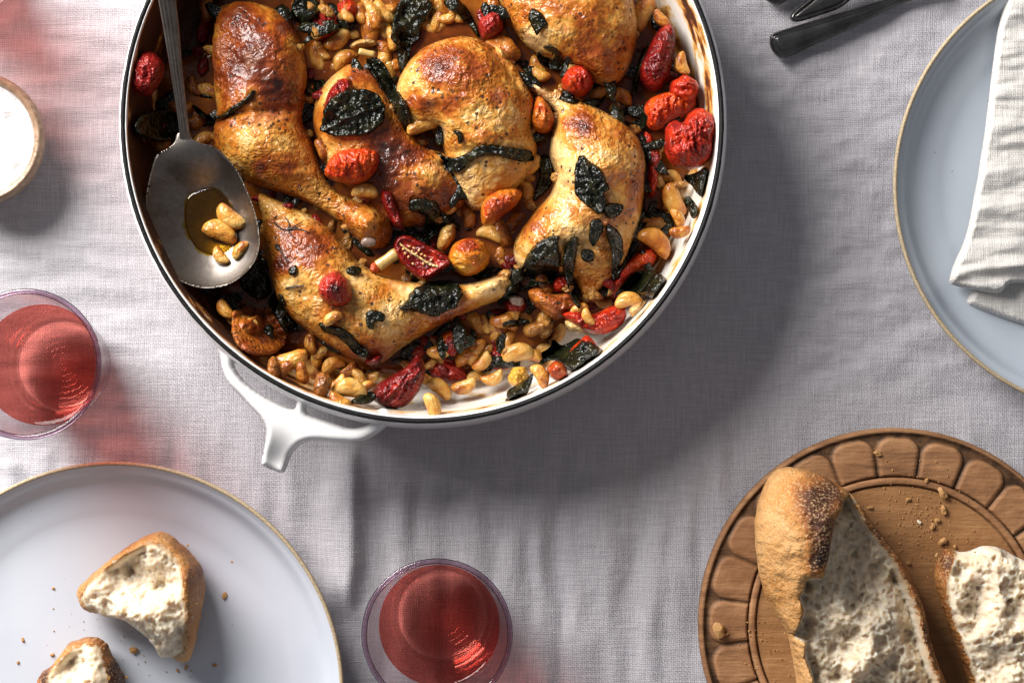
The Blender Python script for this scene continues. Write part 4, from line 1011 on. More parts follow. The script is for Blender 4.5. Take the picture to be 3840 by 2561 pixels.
T("flat glossy red tomato near the pan's white lower right", [(1288, 722), (1320, 712), (1360, 722), (1400, 704), (1432, 704), (1438, 726), (1420, 752), (1384, 768), (1350, 764), (1318, 748)], 0.014, MTOM, 170, seed=17, zb=0.0, base=0.04)
T("dark red collapsed tomato on the white pan floor below the crisp leg", [(852, 910), (868, 882), (900, 862), (934, 842), (960, 815), (976, 838), (974, 872), (958, 905), (930, 932), (896, 936), (868, 926)], 0.018, MTOM, 130, seed=18, zb=0.0, base=0.22, amp=0.0013)
T("red tomato half sunk in juice below the crisp leg", [(1072, 806), (1100, 800), (1140, 788), (1170, 790), (1192, 812), (1172, 842), (1140, 850), (1104, 842), (1080, 826)], 0.011, MTOM, 150, seed=19, base=0.10)
T("folded dark red tomato skin touching the juice, beside the collapsed tomato", [(975, 830), (985, 812), (1020, 812), (1052, 830), (1076, 862), (1062, 882), (1030, 880), (996, 868), (978, 852)], 0.012, MTOMD, 20, seed=20, base=-0.25)
T("thick orange tomato wedge sunk in the juice", [(1000, 800), (1010, 770), (1040, 752), (1070, 762), (1086, 778), (1074, 798), (1044, 812), (1014, 814)], 0.016, MTOMO, 150, seed=21, base=0.16, zb=-0.002)
T("thin red tomato skin under the large black leaf at lower right", [(1308, 806), (1330, 782), (1346, 770), (1362, 784), (1380, 808), (1386, 828), (1372, 826), (1346, 806), (1322, 820)], 0.006, MTOM, 40, seed=22)
T("dark red tomato skin lying in the dark juice under the crisp leg", [(925, 806), (960, 786), (1000, 764), (1012, 776), (990, 806), (960, 830), (935, 830)], 0.010, MTOMD, 150, seed=23, base=-0.1)
T("wrinkled red tomato perched on the middle chicken leg", [(742, 396), (752, 368), (770, 348), (806, 338), (846, 340), (868, 352), (866, 378), (850, 404), (822, 420), (786, 418), (758, 410)], 0.020, MTOM, 80, amp=0.0016, freq=250, seed=24, zb=-0.006, base=-0.08)
T("shiny red tomato skin beside the broad black leaf", [(752, 215), (764, 196), (784, 180), (806, 184), (810, 206), (794, 230), (770, 262), (748, 282), (742, 254)], 0.008, MTOM, 60, seed=25, zb=-0.003, base=0.16)
T("smear of red tomato flesh beside the bone end of the shaded leg", [(878, 436), (902, 442), (912, 474), (926, 506), (922, 524), (902, 514), (884, 482), (874, 456)], 0.008, MTOM, 60, seed=26, zb=-0.002, base=0.25)
T("sticky brown tomato beside the knuckle of the centre leg", oval(1128, 62, 30, 32, 30, seed=27), 0.018, MTOMD, 60, seed=27, zb=0.003, base=-0.08)
T("small scrap of red tomato on the white wall side by the big bean", oval(1557, 537, 11, 10, 0, seed=28), 0.006, MTOM, 30, seed=28)
T("red tomato flesh peeping out under the large black leaf of the pale leg", oval(1292, 650, 26, 18, -30, seed=29), 0.012, MTOM, 30, seed=29, zb=0.004, base=0.1)
T("red scorched tomato strip pressed on the crisp leg's lower edge", [(862, 816), (880, 812), (868, 834), (846, 838), (838, 828)], 0.006, MTOM, 30, seed=30, zb=-0.002, base=0.2)
T("small orange-red tomato piece stuck to the white pan floor", oval(1280, 852, 24, 22, 20, seed=31), 0.012, MTOMO, 20, seed=31, base=0.18)
T("seedy yellow tomato flesh on the white pan floor beside the narrow leaf", oval(1192, 866, 24, 26, 30, seed=32), 0.008, MTOMO, 60, seed=32, base=-0.3)
T("curled red tomato skin between the crisp leg and the juice", [(1110, 716), (1140, 704), (1176, 706), (1166, 722), (1136, 736), (1116, 734)], 0.010, MTOM, 10, seed=33, base=0.3)

# small cooked bits filling the gaps between the pieces
def gap_bits():
    r = random.Random(11); P = VP(SAUCE_PTS, 0.012); c = P.mean(0); P2 = c + (P - c) * 0.985
    for nm, lab, mat, n in (("shallot_bits", "soft browned shallot bits in the gaps between the chicken legs", MSHAL, 260), ("herb_bits", "black herb flecks in the gaps between the chicken legs", MLEAF, 330), ("tomato_bits", "dark red tomato bits in the gaps between the chicken legs", MTOMD, 120)):
        vs = []; fs = []; S, SF = sphere_grid(9, 6)
        while n > 0:
            x = r.uniform(P[:, 0].min(), P[:, 0].max()); y = r.uniform(P[:, 1].min(), P[:, 1].max())
            if not inside(np.array([x]), np.array([y]), P2)[0]: continue
            h = float(hm_get(x, y))
            if h > 0.026: continue
            n -= 1
            k = np.array([r.uniform(0.0022, 0.0052), r.uniform(0.0014, 0.003), r.uniform(0.0008, 0.002)])
            if mat is MLEAF: k *= np.array([1.9, 1.35, 0.55])
            v = S * (1 + 0.35 * fbm(S[:, 0] * 1.6 + n, S[:, 1] * 1.6, S[:, 2] * 1.6, 2))[:, None] * k
            a = r.uniform(0, 6.28); ca, sa = math.cos(a), math.sin(a); b = len(vs)
            vs += np.stack([x + ca * v[:, 0] - sa * v[:, 1], y + sa * v[:, 0] + ca * v[:, 1], h + k[2] * 0.5 + v[:, 2]], 1).tolist()
            fs += [tuple(b + q for q in f) for f in SF]
        tag(mesh_obj(nm, np.array(vs), fs, mat, attrs={'roast': np.random.RandomState(2).uniform(-0.05, 0.3, len(vs))}), lab, "food bits", kind="stuff")
gap_bits()

# halved cherry tomato, cut face up, with seeds
def cut_tomato():
    pts = [(903, 568), (912, 545), (936, 540), (962, 552), (1000, 572), (1030, 590), (1036, 606), (1012, 622), (984, 640), (962, 640), (940, 622), (916, 598)]
    zc = 0.030
    c = VP(pts, zc).mean(0); root = empty("halved_tomato", (c[0], c[1], 0.016)); tag(root, "halved cherry tomato with its cut face up showing seeds", "tomato", "roast tomatoes in the pan")
    P = VP(pts, zc); base = 0.018
    puff("flesh", P, MTOM, base, 0.014, step=0.0006, edge=0.6, prof=flat(0.002), parent=root, attr={'roast': lambda x, y, d, h: 0.02 + 0.22 * sstep(0.0035, 0.0012, d) * 0 + 0.14 + 0 * x},
         disp=lambda x, y, d, h: -0.0016 * sstep(0.001, 0.004, d) + 0.0006 * fbm(x * 160, y * 160, 3, 2))
    k = [(918, 560), (938, 576), (958, 588), (985, 606), (1006, 612)]
    C = VP(smooth_prof(k, 5), base + 0.0136); vs = []; fs = []
    for i, (x, y) in enumerate(C):
        for j in range(6):
            a = 2 * math.pi * j / 6; vs.append((x, y + 0.0007 * math.cos(a), base + 0.0132 + 0.0006 * math.sin(a)))
    for i in range(len(C) - 1):
        for j in range(6): fs.append((i * 6 + j, i * 6 + (j + 1) % 6, (i + 1) * 6 + (j + 1) % 6, (i + 1) * 6 + j))
    mesh_obj("core_rib", vs, fs, MSHAL, root, attrs={'roast': np.zeros(len(vs)) - 0.3})
    for i, (sx, sy) in enumerate([(940, 566), (950, 570), (946, 578), (956, 582), (968, 584), (976, 588), (930, 582), (938, 590), (990, 597), (982, 602), (948, 606), (972, 606), (962, 575), (926, 572)]):
        blob("seed", MSEED, sx, sy, 7, 5, i * 40, base + 0.0132, parent=root, seed=i)
cut_tomato()

# ------------------------------------------------------------------ beans
def bean_mesh(seed):
    vs, fs = sphere_grid(26, 16); r = random.Random(seed)
    bend = r.uniform(0.15, 0.42); asym = r.uniform(-0.12, 0.12)
    n = 1 + 0.045 * fbm(vs[:, 0] * 2.2 + seed, vs[:, 1] * 2.2, vs[:, 2] * 2.2, 3)
    v = vs * n[:, None]; x = v[:, 0]; w = 0.56 * (1 + asym * x)
    rr = np.sqrt(np.clip(1 - np.abs(vs[:, 0]) ** 3.0, 0, 1)) / np.maximum(np.sqrt(1 - np.clip(vs[:, 0] ** 2, 0, 0.9999)), 1e-3); rr = np.minimum(rr, 1.6)
    w = w * rr * 0.93
    y = v[:, 1] * w + bend * (x ** 2 - 0.35); z = v[:, 2] * w * 0.92
    z = z - 0.06 * np.exp(-(v[:, 1] + 0.25) ** 2 / 0.01) * (v[:, 2] > 0) * np.exp(-x ** 2 / 0.35) * r.choice([0, 1, 1])
    z = z + 0.02 * ridged(x * 2.2 + seed, y * 5, seed, 2)
    me = bpy.data.meshes.new("bean"); me.from_pydata(np.stack([x, y, z], 1).tolist(), [], fs)
    me.polygons.foreach_set("use_smooth", np.ones(len(me.polygons), dtype=bool)); me.materials.append(MBEAN); return me
BM = [bean_mesh(i + 1) for i in range(9)]
_bi = [0]
def bean(x, y, ln, ang, label, z=None, dz=0.0, tilt=0.0, wide=1.0):
    i = _bi[0]; _bi[0] += 1
    k = ln * SV * MPP * 0.5 * 1.04
    wx, wy = V(x, y, 0.03)
    if z is None:
        s = 0.55 * k; g = [hm_get(wx + a * s, wy + b * s) for a in (-1, 0, 1) for b in (-1, 0, 1)]
        zz = float(np.quantile(g, 0.55)) + 0.36 * k + dz
    else: zz = z
    wx, wy = V(x, y, zz)
    o = bpy.data.objects.new("white_bean", BM[i % len(BM)]); COL.objects.link(o)
    o.location = (wx, wy, zz); o.scale = (k, k * wide, k * wide)
    rr = random.Random(i); o.rotation_euler = (math.radians(rr.uniform(-30, 30)), math.radians(tilt + rr.uniform(-10, 10)), math.radians(-ang + (180 if i % 2 else 0)))
    tag(o, label, "bean", "roasted white beans in the pan")
    t = np.linspace(-0.9, 0.9, 9); a = -math.radians(ang)
    for q in t:
        for p in np.linspace(-0.5, 0.5, 7):
            X = wx + k * (q * math.cos(a) - p * math.sin(a)); Y = wy + k * (q * math.sin(a) + p * math.cos(a))
            hm_put(np.array([X]), np.array([Y]), np.array([zz + 0.5 * k * math.sqrt(max(0, 1 - q * q)) * math.sqrt(1 - 3 * p * p if p * p < 0.33 else 0)]))
    return o
BL = [
 (729, 130, 70, 82, "roasted bean standing upright left of the orange bean, beside the browned thigh"),
 (791, 137, 64, -35, "orange-glazed bean just above the pale knuckle of the middle leg"),
 (775, 92, 66, -38, "split glossy bean lying above the orange-glazed bean"),
 (846, 70, 74, 75, "long bean with a torn skin in the far cluster"),
 (886, 58, 80, 70, "plump yellow bean beside the black leaf in the far cluster"),
 (842, 12, 52, 80, "bean cut by the frame above the long torn bean"),
 (888, 6, 58, 10, "bean cut by the frame above the plump yellow bean"),
 (881, 116, 50, 62, "shaded bean at the lower end of the far cluster"),
 (710, 216, 44, 90, "small bean with a black cap between the first two legs"),
 (738, 342, 46, 70, "bean beside the perched wrinkled tomato, near the shaded drumstick"),
 (992, 58, 72, 5, "lone bean lying level above the centre leg"),
 (1005, 10, 56, 80, "pale bean cut by the frame above the level bean"),
 (1070, 10, 44, 40, "pale bean cut by the frame beside the curled black leaf"),
 (1128, 14, 62, 75, "amber bean cut by the frame next to the far thigh"),
 (1237, 156, 64, 60, "bean lying on the pale leg's shank, beside black leaves"),
 (968, 287, 72, -22, "large amber bean tucked at the left of the centre leg"),
 (968, 326, 34, 20, "small pale bean below the large amber bean"),
 (838, 440, 60, 5, "bean at the drumstick below the perched wrinkled tomato"),
 (1218, 381, 58, -45, "upper of two beans between the centre leg and the pale leg"),
 (1208, 440, 58, 80, "lower of two beans between the centre leg and the pale leg"),
 (1031, 482, 34, -20, "small bean behind the crumpled bean in the pan's middle"),
 (1074, 496, 58, 70, "crumpled bean beside the orange and red pointed tomato"),
 (951, 520, 42, 60, "popped bean inside the charred leaf in the middle"),
 (1126, 538, 62, 20, "browned bean right under the pointed orange tomato"),
 (1156, 593, 58, 62, "yellow bean between the round orange tomato and the pale leg"),
 (1182, 512, 62, -50, "deeply shaded bean beside the pale leg"),
 (444, 200, 50, 60, "pale bean in shade behind the spoon handle"),
 (479, 210, 62, 15, "pale split bean in shade beside the dark thigh"),
 (369, 332, 46, -10, "yellow bean scrap in shade by the spoon's shoulder"),
 (454, 310, 44, 80, "round bean in shade just right of the spoon's neck"),
 (452, 270, 50, 60, "dim bean above the round bean beside the spoon's neck"),
 (474, 20, 62, 85, "large dim bean cut by the frame beside the spoon handle"),
 (714, 786, 50, 88, "topmost bean of the cluster under the crisp leg, above the handle"),
 (730, 818, 50, -68, "round bean second from the top of the cluster above the handle"),
 (668, 826, 74, -14, "arched bean at the head of the cluster above the handle"),
 (652, 850, 48, -60, "bean hanging below the arched bean, nearest the handle's end"),
 (694, 856, 50, 78, "bean with a dark skin fold right of the arched bean"),
 (764, 838, 54, -20, "wide browned bean in the cluster under the crisp leg"),
 (802, 848, 44, -38, "short yellow bean right of the wide browned bean"),
 (826, 868, 48, 60, "shaded bean under the thyme sprig, below the crisp leg"),
 (776, 880, 46, -40, "pale flaked bean in the curly heap on the white floor"),
 (804, 894, 78, 8, "long curled bean lying level in the curly heap"),
 (852, 868, 46, -20, "crusty bean at the end of the curly heap, next to the dark tomato"),
 (838, 890, 42, -42, "bent bean piece joining the curly heap to the crusty bean"),
 (779, 919, 50, 30, "round bean alone on the white floor below the curly heap"),
 (764, 730, 46, -30, "orange bean lying on the crisp leg under the charred tomato"),
 (542, 731, 56, 30, "shaded bean below the spoon bowl, upper of three"),
 (566, 748, 52, -20, "shaded bean below the spoon bowl, middle of three"),
 (517, 711, 50, 50, "shaded bean below the spoon bowl, nearest the pan wall"),
 (1093, 744, 66, 60, "bean with a red skin flap below the crisp leg's bone"),
 (1168, 785, 58, 100, "upright shiny bean standing in the juice"),
 (1185, 812, 78, -16, "open split bean lying at the foot of the upright shiny bean"),
 (1241, 797, 54, 20, "bean next to the large black leaf's stalk, in the juice"),
 (1218, 816, 52, 10, "half-sunk bean between the split bean and the black leaf"),
 (1283, 760, 56, -72, "plump tan bean above the large black leaf at lower right"),
 (1136, 756, 60, 10, "sunken bean behind the upright shiny bean"),
 (1246, 750, 60, -25, "sunken translucent bean left of the plump tan bean"),
 (1328, 712, 46, -30, "bean resting on the flat glossy red tomato"),
 (1388, 695, 42, 0, "round bean between the pale leg's tip and the flat red tomato"),
 (1443, 690, 62, -8, "golden bean under the frilly black leaf"),
 (1350, 728, 40, 60, "browned bean on the back of the flat red tomato"),
 (1011, 892, 62, 40, "large tan bean on the white floor right of the dark collapsed tomato"),
 (1066, 886, 58, -20, "pale yellow bean on the white floor under the folded tomato skin"),
 (1093, 864, 44, -10, "bean half hidden between two bright beans on the white floor"),
 (1131, 868, 52, -20, "bright yellow bean nearest the sunken red tomato on the white floor"),
 (993, 932, 60, 72, "pale mashed bean touching the rim at the pan's near edge"),
 (981, 872, 44, 30, "dim bean tucked behind the large tan bean"),
 (1241, 862, 56, 60, "orange crusty bean on the white floor by the narrow leaf"),
 (1566, 147, 52, 75, "lone yellow bean by the white wall above the wrinkled tomatoes"),
 (1476, 34, 78, -65, "long yellow bean at the far thigh's right side"),
 (1518, 44, 48, 50, "pale bean skin against the scorched white wall"),
 (1376, 215, 52, -30, "tan bean right below the small round red tomato"),
 (1417, 236, 56, 60, "amber bean above the pale leg, beside black leaves"),
 (1542, 408, 52, 20, "translucent bean just below the big wrinkled tomato"),
 (1547, 460, 78, 66, "large cracked yellow bean by the white wall"),
 (1556, 500, 44, 60, "small amber bean under the cracked yellow bean"),
 (1508, 508, 74, -14, "browned bean pointing at the pale leg's knee"),
 (1505, 556, 84, 40, "largest wrinkled brown bean near the white wall"),
 (1562, 532, 46, -10, "pale smeared bean under a red tomato scrap"),
 (1272, 668, 46, -20, "browned bean under the large black leaf of the pale leg"),
]
for b in BL: bean(*b)
def buried_label(x, y):
    if x < 480: return "in the dark strip between pan wall and spoon" if y < 420 else "in the shade under the spoon bowl"
    if y < 150 and x < 900: return "in the far heap above the middle leg"
    if y < 120: return "at the far edge above the centre leg"
    if x > 1420: return "between the pale leg and the wrinkled tomatoes"
    if y > 800 and x < 900: return "in the heap beside the pan handle"
    if y > 660: return "in the juice below the crisp drumstick"
    if x > 1140: return "in the gap between centre and pale legs"
    return "in a dark gap around the middle leg"
ORD = ["leftmost", "second from the left", "third from the left", "fourth from the left", "fifth from the left", "sixth from the left", "seventh from the left", "eighth from the left", "ninth from the left", "tenth from the left"] + [w + " from the left" for w in ("eleventh", "twelfth", "thirteenth", "fourteenth", "fifteenth", "sixteenth", "seventeenth", "eighteenth", "nineteenth", "twentieth")]
def buried_beans(n=52):
    seen = {}; r = random.Random(23); P = VP(SAUCE_PTS, 0.012); c = P.mean(0); P2 = c + (P - c) * 0.97; k = SV * MPP; tries = 0
    while n and tries < 20000:
        tries += 1
        x = r.uniform(300, 1600); y = r.uniform(-20, 880)
        wx, wy = V(x, y, 0.014)
        if not inside(np.array([wx]), np.array([wy]), P2)[0]: continue
        s = 0.0045; g = np.array([hm_get(wx + a * s, wy + b * s) for a in (-1, 0, 1) for b in (-1, 0, 1)])
        if g.max() > 0.024 or g.mean() > 0.019: continue
        w = buried_label(x, y); seen.setdefault(w, []).append((x, bean(x, y, r.uniform(44, 64), r.uniform(0, 180), w))); n -= 1
    for w, lst in seen.items():
        for q, (x, o) in enumerate(sorted(lst, key=lambda t: t[0])): o['label'] = "half-buried bean %s, %s" % (w, ORD[min(q, 19)] if len(lst) > 1 else "the only one")
buried_beans()

# shallots, leek pieces and small meat scraps
def scrap(name, label, cat, pts, mat, thick, seed, zb=-0.001, base=0.0, roast=None, ang=0, amp=0.0008, group=None, drape='rigid'):
    return piece(name, label, cat, pts, mat, thick, group, zb=zb, drape=drape, wr=wrinkles(ang, 200, amp, seed), roast=roast, base=base, seed=seed)
scrap("meat_scrap", "ragged brown meat scrap at the pale leg's tip", "meat", [(1212, 668), (1240, 662), (1270, 676), (1306, 672), (1332, 690), (1330, 712), (1302, 722), (1276, 736), (1246, 716), (1220, 694)], MCHICK, 0.016, 3, base=0.42, ang=20, amp=0.0014, zb=0.002)
scrap("crisp_skin", "crisp browned skin flap above the pan handle", "chicken skin", [(556, 700), (590, 708), (630, 702), (652, 720), (656, 770), (644, 806), (604, 822), (566, 804), (546, 770), (540, 730)], MCHICK, 0.006, 5, base=0.40, ang=70, roast=[(640, 750, 22, 0.15)], amp=0.0012, zb=0.003, drape='follow')
scrap("shallot_petal", "translucent shallot petal between the cut tomato and the round orange tomato", "shallot", [(1006, 548), (1018, 520), (1042, 514), (1046, 540), (1036, 566), (1018, 580), (1004, 570)], MSHAL, 0.010, 7, zb=0.006)
scrap("shallot_petal", "sunken olive shallot petal behind the upright shiny bean", "shallot", [(1200, 752), (1230, 738), (1262, 732), (1270, 750), (1240, 768), (1210, 774)], MSHAL, 0.008, 8, base=0.15)
scrap("bean_skin", "loose orange bean skin bridging the far bean cluster", "bean skin", [(802, 110), (818, 96), (842, 92), (868, 98), (866, 106), (838, 110), (815, 114)], MSHAL, 0.004, 9, zb=0.003, base=-0.1)
scrap("bean_skin", "red-brown curled bean skin at the curly heap's left", "bean skin", [(726, 902), (726, 878), (738, 856), (756, 858), (768, 872), (760, 900), (748, 916), (734, 912)], MSHAL, 0.008, 10, base=0.35)
scrap("bean_skin", "brown bean skin standing against the white wall above the handle", "bean skin", [(616, 856), (620, 826), (634, 818), (646, 834), (648, 864), (630, 874)], MSHAL, 0.008, 11, base=0.25)
scrap("bean_skin", "pale bean skin flake under the large black leaf at lower right", "bean skin", [(1296, 738), (1320, 738), (1340, 748), (1332, 766), (1306, 760)], MSHAL, 0.004, 12, base=-0.25)
scrap("bean_skin", "curled bean skin trailing from the golden bean under the frilly leaf", "bean skin", [(1448, 706), (1472, 694), (1486, 686), (1476, 704), (1456, 726), (1446, 722)], MSHAL, 0.004, 14, base=-0.1)
scrap("mushroom_slice", "dark purple rimmed slice at the crisp leg's bone end", "mushroom", [(1160, 690), (1186, 682), (1206, 688), (1208, 708), (1186, 722), (1162, 716)], MTOMD, 0.010, 15, base=-0.05, zb=-0.002)
def stalk(label, x0, y0, x1, y1, w, z, mat, name="leek_stalk", cap=None):
    a = Vector((*V(x0, y0, z), z)); b = Vector((*V(x1, y1, z), z)); k = SV * MPP * 0.5; d = (b - a).normalized(); s = d.cross(Vector((0, 0, 1))).normalized()
    vs = []; fs = []; n = 14; m = 10
    for i in range(m):
        t = i / (m - 1); r = w * k * (1 + 0.05 * math.sin(t * 9)) * (0.92 if i in (0, m - 1) else 1)
        c = a.lerp(b, t)
        for j in range(n):
            p = 2 * math.pi * j / n; vs.append(c + s * r * math.cos(p) + Vector((0, 0, 1)) * r * 0.8 * math.sin(p))
    for i in range(m - 1):
        for j in range(n): fs.append((i * n + j, i * n + (j + 1) % n, (i + 1) * n + (j + 1) % n, (i + 1) * n + j))
    fs.append(tuple(range(n))[::-1]); fs.append(tuple((m - 1) * n + j for j in range(n)))
    root = tag(mesh_obj(name, np.array(vs), fs, mat, attrs={'roast': np.zeros(len(vs))}), label, "leek")
    if cap: blob("browned_end", MTOMO, *cap, parent=root, seed=4, attr0=0.25)
    return root
stalk("short pale leek stalk poking out from under the halved tomato", 864, 614, 912, 580, 26, 0.028, MSTEM, cap=(864, 614, 30, 26, -40, 0.028))
stalk("short green leek stalk under the far bean cluster", 824, 118, 860, 126, 14, 0.034, MSTEM)
# ------------------------------------------------------------------ charred basil leaves
def leaf(label, pts, thick=0.0009, lift=0.0005, crumple=0.0016, freq=130, seed=0, group="charred basil leaves", edge_curl=0.0015, vein=None, bb=10, name="basil_leaf"):
    P0 = np.array([V(a, b, 0.035) for a, b in pts]); zc = float(np.quantile(hm_get(P0[:, 0], P0[:, 1]), 0.6)) + 0.001
    P = VP(pts, zc); crumple = crumple * 0.7
    ve = None
    if vein:
        ve = (np.array(V(vein[0], vein[1], zc)), np.array(V(vein[2], vein[3], zc)))
    def wr(x, y, d, h):
        s = crumple * fbm(x * freq, y * freq, seed + 0.5, 3) + crumple * 0.55 * ridged(x * freq * 1.7, y * freq * 1.7, seed + 3, 2)
        s = s + edge_curl * sstep(0.0035, 0.0, d) * (0.4 + fbm(x * 90, y * 90, seed, 2))
        if ve:
            a, b = ve; dd = b - a; L2 = dd @ dd
            t = np.clip(((x - a[0]) * dd[0] + (y - a[1]) * dd[1]) / L2, 0, 1)
            q = np.hypot(x - a[0] - t * dd[0], y - a[1] - t * dd[1])
            s = s + 0.0011 * np.exp(-(q / 0.0009) ** 2) - 0.0007 * np.exp(-((q - 0.002) / 0.001) ** 2)
            s = s + 0.0004 * np.sin((t * 60) + q * 900) * sstep(0.0008, 0.003, q)
        return s
    o = puff(name, P, MLEAF, lift + crumple, thick, step=0.0006, edge=0.3, prof=flat(0.0012), drape='follow', disp=wr, rim_noise=0.055, seed=seed, base_blur=bb, smooth_n=5)
    # a leaf is a sheet: its lower side follows the crumpled upper side
    me = o.data; n = len(me.vertices); co = np.zeros(n * 3); me.vertices.foreach_get("co", co); co = co.reshape(-1, 3)
    key = {}
    r = np.round(co[:, :2], 6)
    for i in range(n):
        k = (r[i, 0], r[i, 1])
        if k in key: co[i, 2] = co[key[k], 2] - thick
        else: key[k] = i
    me.vertices.foreach_set("co", co.ravel()); me.update()
    return tag(o, label, "leaf", group)
F = leaf
F("broad shiny black leaf on the middle chicken leg", [(736, 300), (742, 270), (758, 236), (790, 212), (826, 204), (862, 216), (884, 246), (880, 280), (852, 306), (812, 316), (772, 314)], crumple=0.0022, seed=1, vein=(742, 300, 880, 240))
F("long narrow black leaf running down the gap left of the centre leg", [(842, 132), (862, 128), (884, 150), (904, 188), (926, 228), (944, 262), (948, 292), (934, 304), (918, 280), (900, 244), (878, 212), (862, 182), (846, 156)], crumple=0.0018, seed=2, lift=0.003)
F("large black leaf mass above the centre leg, at the frame's far edge", [(900, 62), (912, 20), (934, -10), (974, -12), (994, 14), (986, 40), (968, 62), (966, 88), (946, 110), (936, 150), (924, 178), (914, 150), (912, 112), (900, 92)], crumple=0.0024, seed=3, lift=0.004)
F("curled pointed black leaf beside the sticky brown tomato", [(1020, 6), (1044, 0), (1070, 18), (1086, 44), (1098, 76), (1104, 90), (1092, 84), (1076, 58), (1054, 40), (1030, 28)], crumple=0.0016, seed=4, lift=0.004)
F("small black scrap on the far chicken thigh", [(1212, 40), (1222, 18), (1240, 30), (1252, 46), (1256, 60), (1242, 68), (1234, 82), (1226, 70), (1218, 54)], crumple=0.0012, seed=5)
F("black leaf beside the bean on the pale leg's shank", [(1232, 128), (1246, 114), (1268, 116), (1292, 132), (1318, 142), (1314, 156), (1288, 160), (1258, 156), (1240, 146)], crumple=0.0016, seed=6, lift=0.002)
F("tiny pointed black leaf on the shank, left of the bean", [(1172, 150), (1186, 138), (1210, 134), (1214, 144), (1196, 156), (1180, 158)], crumple=0.001, seed=7)
F("glossy black leaf on the pale leg's knee", [(1322, 372), (1336, 354), (1354, 372), (1378, 388), (1390, 412), (1400, 436), (1386, 446), (1392, 470), (1380, 492), (1356, 480), (1336, 462), (1320, 446), (1318, 410)], crumple=0.0018, seed=8, vein=(1336, 360, 1384, 488))
F("largest black leaf, hanging off the pale leg towards the crisp bone", [(1142, 694), (1160, 668), (1180, 640), (1200, 610), (1212, 580), (1238, 554), (1266, 540), (1288, 536), (1284, 566), (1290, 592), (1284, 622), (1270, 644), (1236, 652), (1204, 664), (1172, 684), (1150, 698)], crumple=0.0022, seed=9, vein=(1150, 692, 1284, 544))
F("narrow black leaf strip left of the square scrap on the pale leg", [(1292, 590), (1302, 556), (1322, 540), (1330, 552), (1322, 590), (1318, 630), (1326, 668), (1334, 700), (1322, 702), (1306, 660), (1294, 624)], crumple=0.0016, seed=10, lift=0.002)
F("black leaf strip right of the square scrap on the pale leg", [(1390, 512), (1404, 520), (1424, 540), (1432, 572), (1424, 606), (1412, 640), (1404, 620), (1404, 580), (1392, 546)], crumple=0.0016, seed=11, lift=0.002)
F("pointed black leaf above the square scrap, under the knee leaf", [(1356, 508), (1376, 502), (1386, 520), (1376, 548), (1362, 566), (1352, 548)], crumple=0.0012, seed=12)
F("brownish flat leaf between the knee leaf and the strips", [(1386, 474), (1412, 466), (1432, 472), (1424, 492), (1404, 502), (1388, 494)], crumple=0.0010, seed=13)
F("long black leaf strip along the pale leg's outer edge", [(1476, 440), (1482, 462), (1474, 492), (1456, 512), (1444, 560), (1426, 602), (1408, 640), (1420, 640), (1446, 600), (1464, 562), (1472, 530), (1492, 506), (1512, 468), (1500, 458), (1488, 480), (1484, 452)], crumple=0.0014, seed=14, lift=0.001)
F("square charred scrap on the pale leg's lower end", [(1336, 576), (1350, 572), (1364, 580), (1362, 598), (1346, 602), (1334, 594)], crumple=0.0006, seed=15)
F("frilly dark leaf lying towards the white wall at lower right", [(1432, 662), (1444, 636), (1468, 622), (1494, 622), (1512, 632), (1530, 656), (1520, 676), (1504, 690), (1482, 684), (1460, 674), (1440, 674)], crumple=0.0022, seed=16, edge_curl=0.003)
F("big black leaf with a pale fold on the crisp leg's drumstick", [(908, 706), (930, 696), (944, 672), (970, 652), (1004, 642), (1034, 642), (1056, 658), (1062, 682), (1048, 704), (1022, 716), (1000, 728), (974, 722), (950, 714), (926, 714)], crumple=0.0024, seed=17, vein=(920, 708, 1054, 660))
F("thin twisted black leaf across the browned thigh, right of the spoon", [(432, 232), (448, 240), (470, 256), (494, 262), (518, 256), (532, 244), (556, 232), (576, 214), (586, 196), (590, 206), (580, 232), (556, 250), (536, 262), (514, 272), (488, 270), (462, 264), (440, 250)], crumple=0.0018, seed=18, bb=4)
F("twisted black strip across the centre leg's lower end", [(1012, 358), (1022, 384), (1046, 396), (1070, 384), (1094, 366), (1124, 358), (1160, 364), (1198, 372), (1226, 364), (1222, 346), (1186, 342), (1140, 337), (1100, 338), (1074, 352), (1048, 362), (1028, 360)], crumple=0.0018, seed=19, bb=4)
F("crumpled charred leaf wrapped round the popped bean", [(938, 470), (956, 456), (982, 458), (1006, 470), (1014, 496), (1008, 524), (992, 544), (972, 546), (956, 536), (972, 522), (978, 500), (960, 490), (944, 488)], crumple=0.0026, seed=20, lift=0.002)
F("black stringy leaf trailing from the crumpled leaf to the crumpled bean", [(1010, 488), (1030, 492), (1046, 506), (1064, 520), (1084, 526), (1072, 534), (1050, 530), (1032, 514), (1014, 502)], crumple=0.0014, seed=21)
F("black leaf filling the gap between the two beans and the pale leg", [(1232, 376), (1250, 356), (1264, 372), (1270, 402), (1262, 432), (1242, 452), (1226, 462), (1230, 430), (1240, 404)], crumple=0.002, seed=22, lift=0.003)
F("dark leaf above the pale leg next to the long wrinkled tomato", [(1416, 262), (1436, 244), (1462, 238), (1484, 252), (1492, 274), (1480, 296), (1456, 292), (1430, 280)], crumple=0.002, seed=23, lift=0.002)
F("thin black leaf strip hugging the tall dark tomato", [(1470, 128), (1482, 108), (1488, 112), (1478, 140), (1468, 176), (1462, 210), (1454, 226), (1452, 200), (1460, 160)], crumple=0.0014, seed=24, lift=0.003)
F("flat grey-black leaf on the white floor under the big wrinkled tomato", [(1572, 402), (1596, 398), (1618, 386), (1626, 402), (1632, 424), (1624, 440), (1614, 454), (1600, 448), (1588, 426)], crumple=0.0012, seed=25)
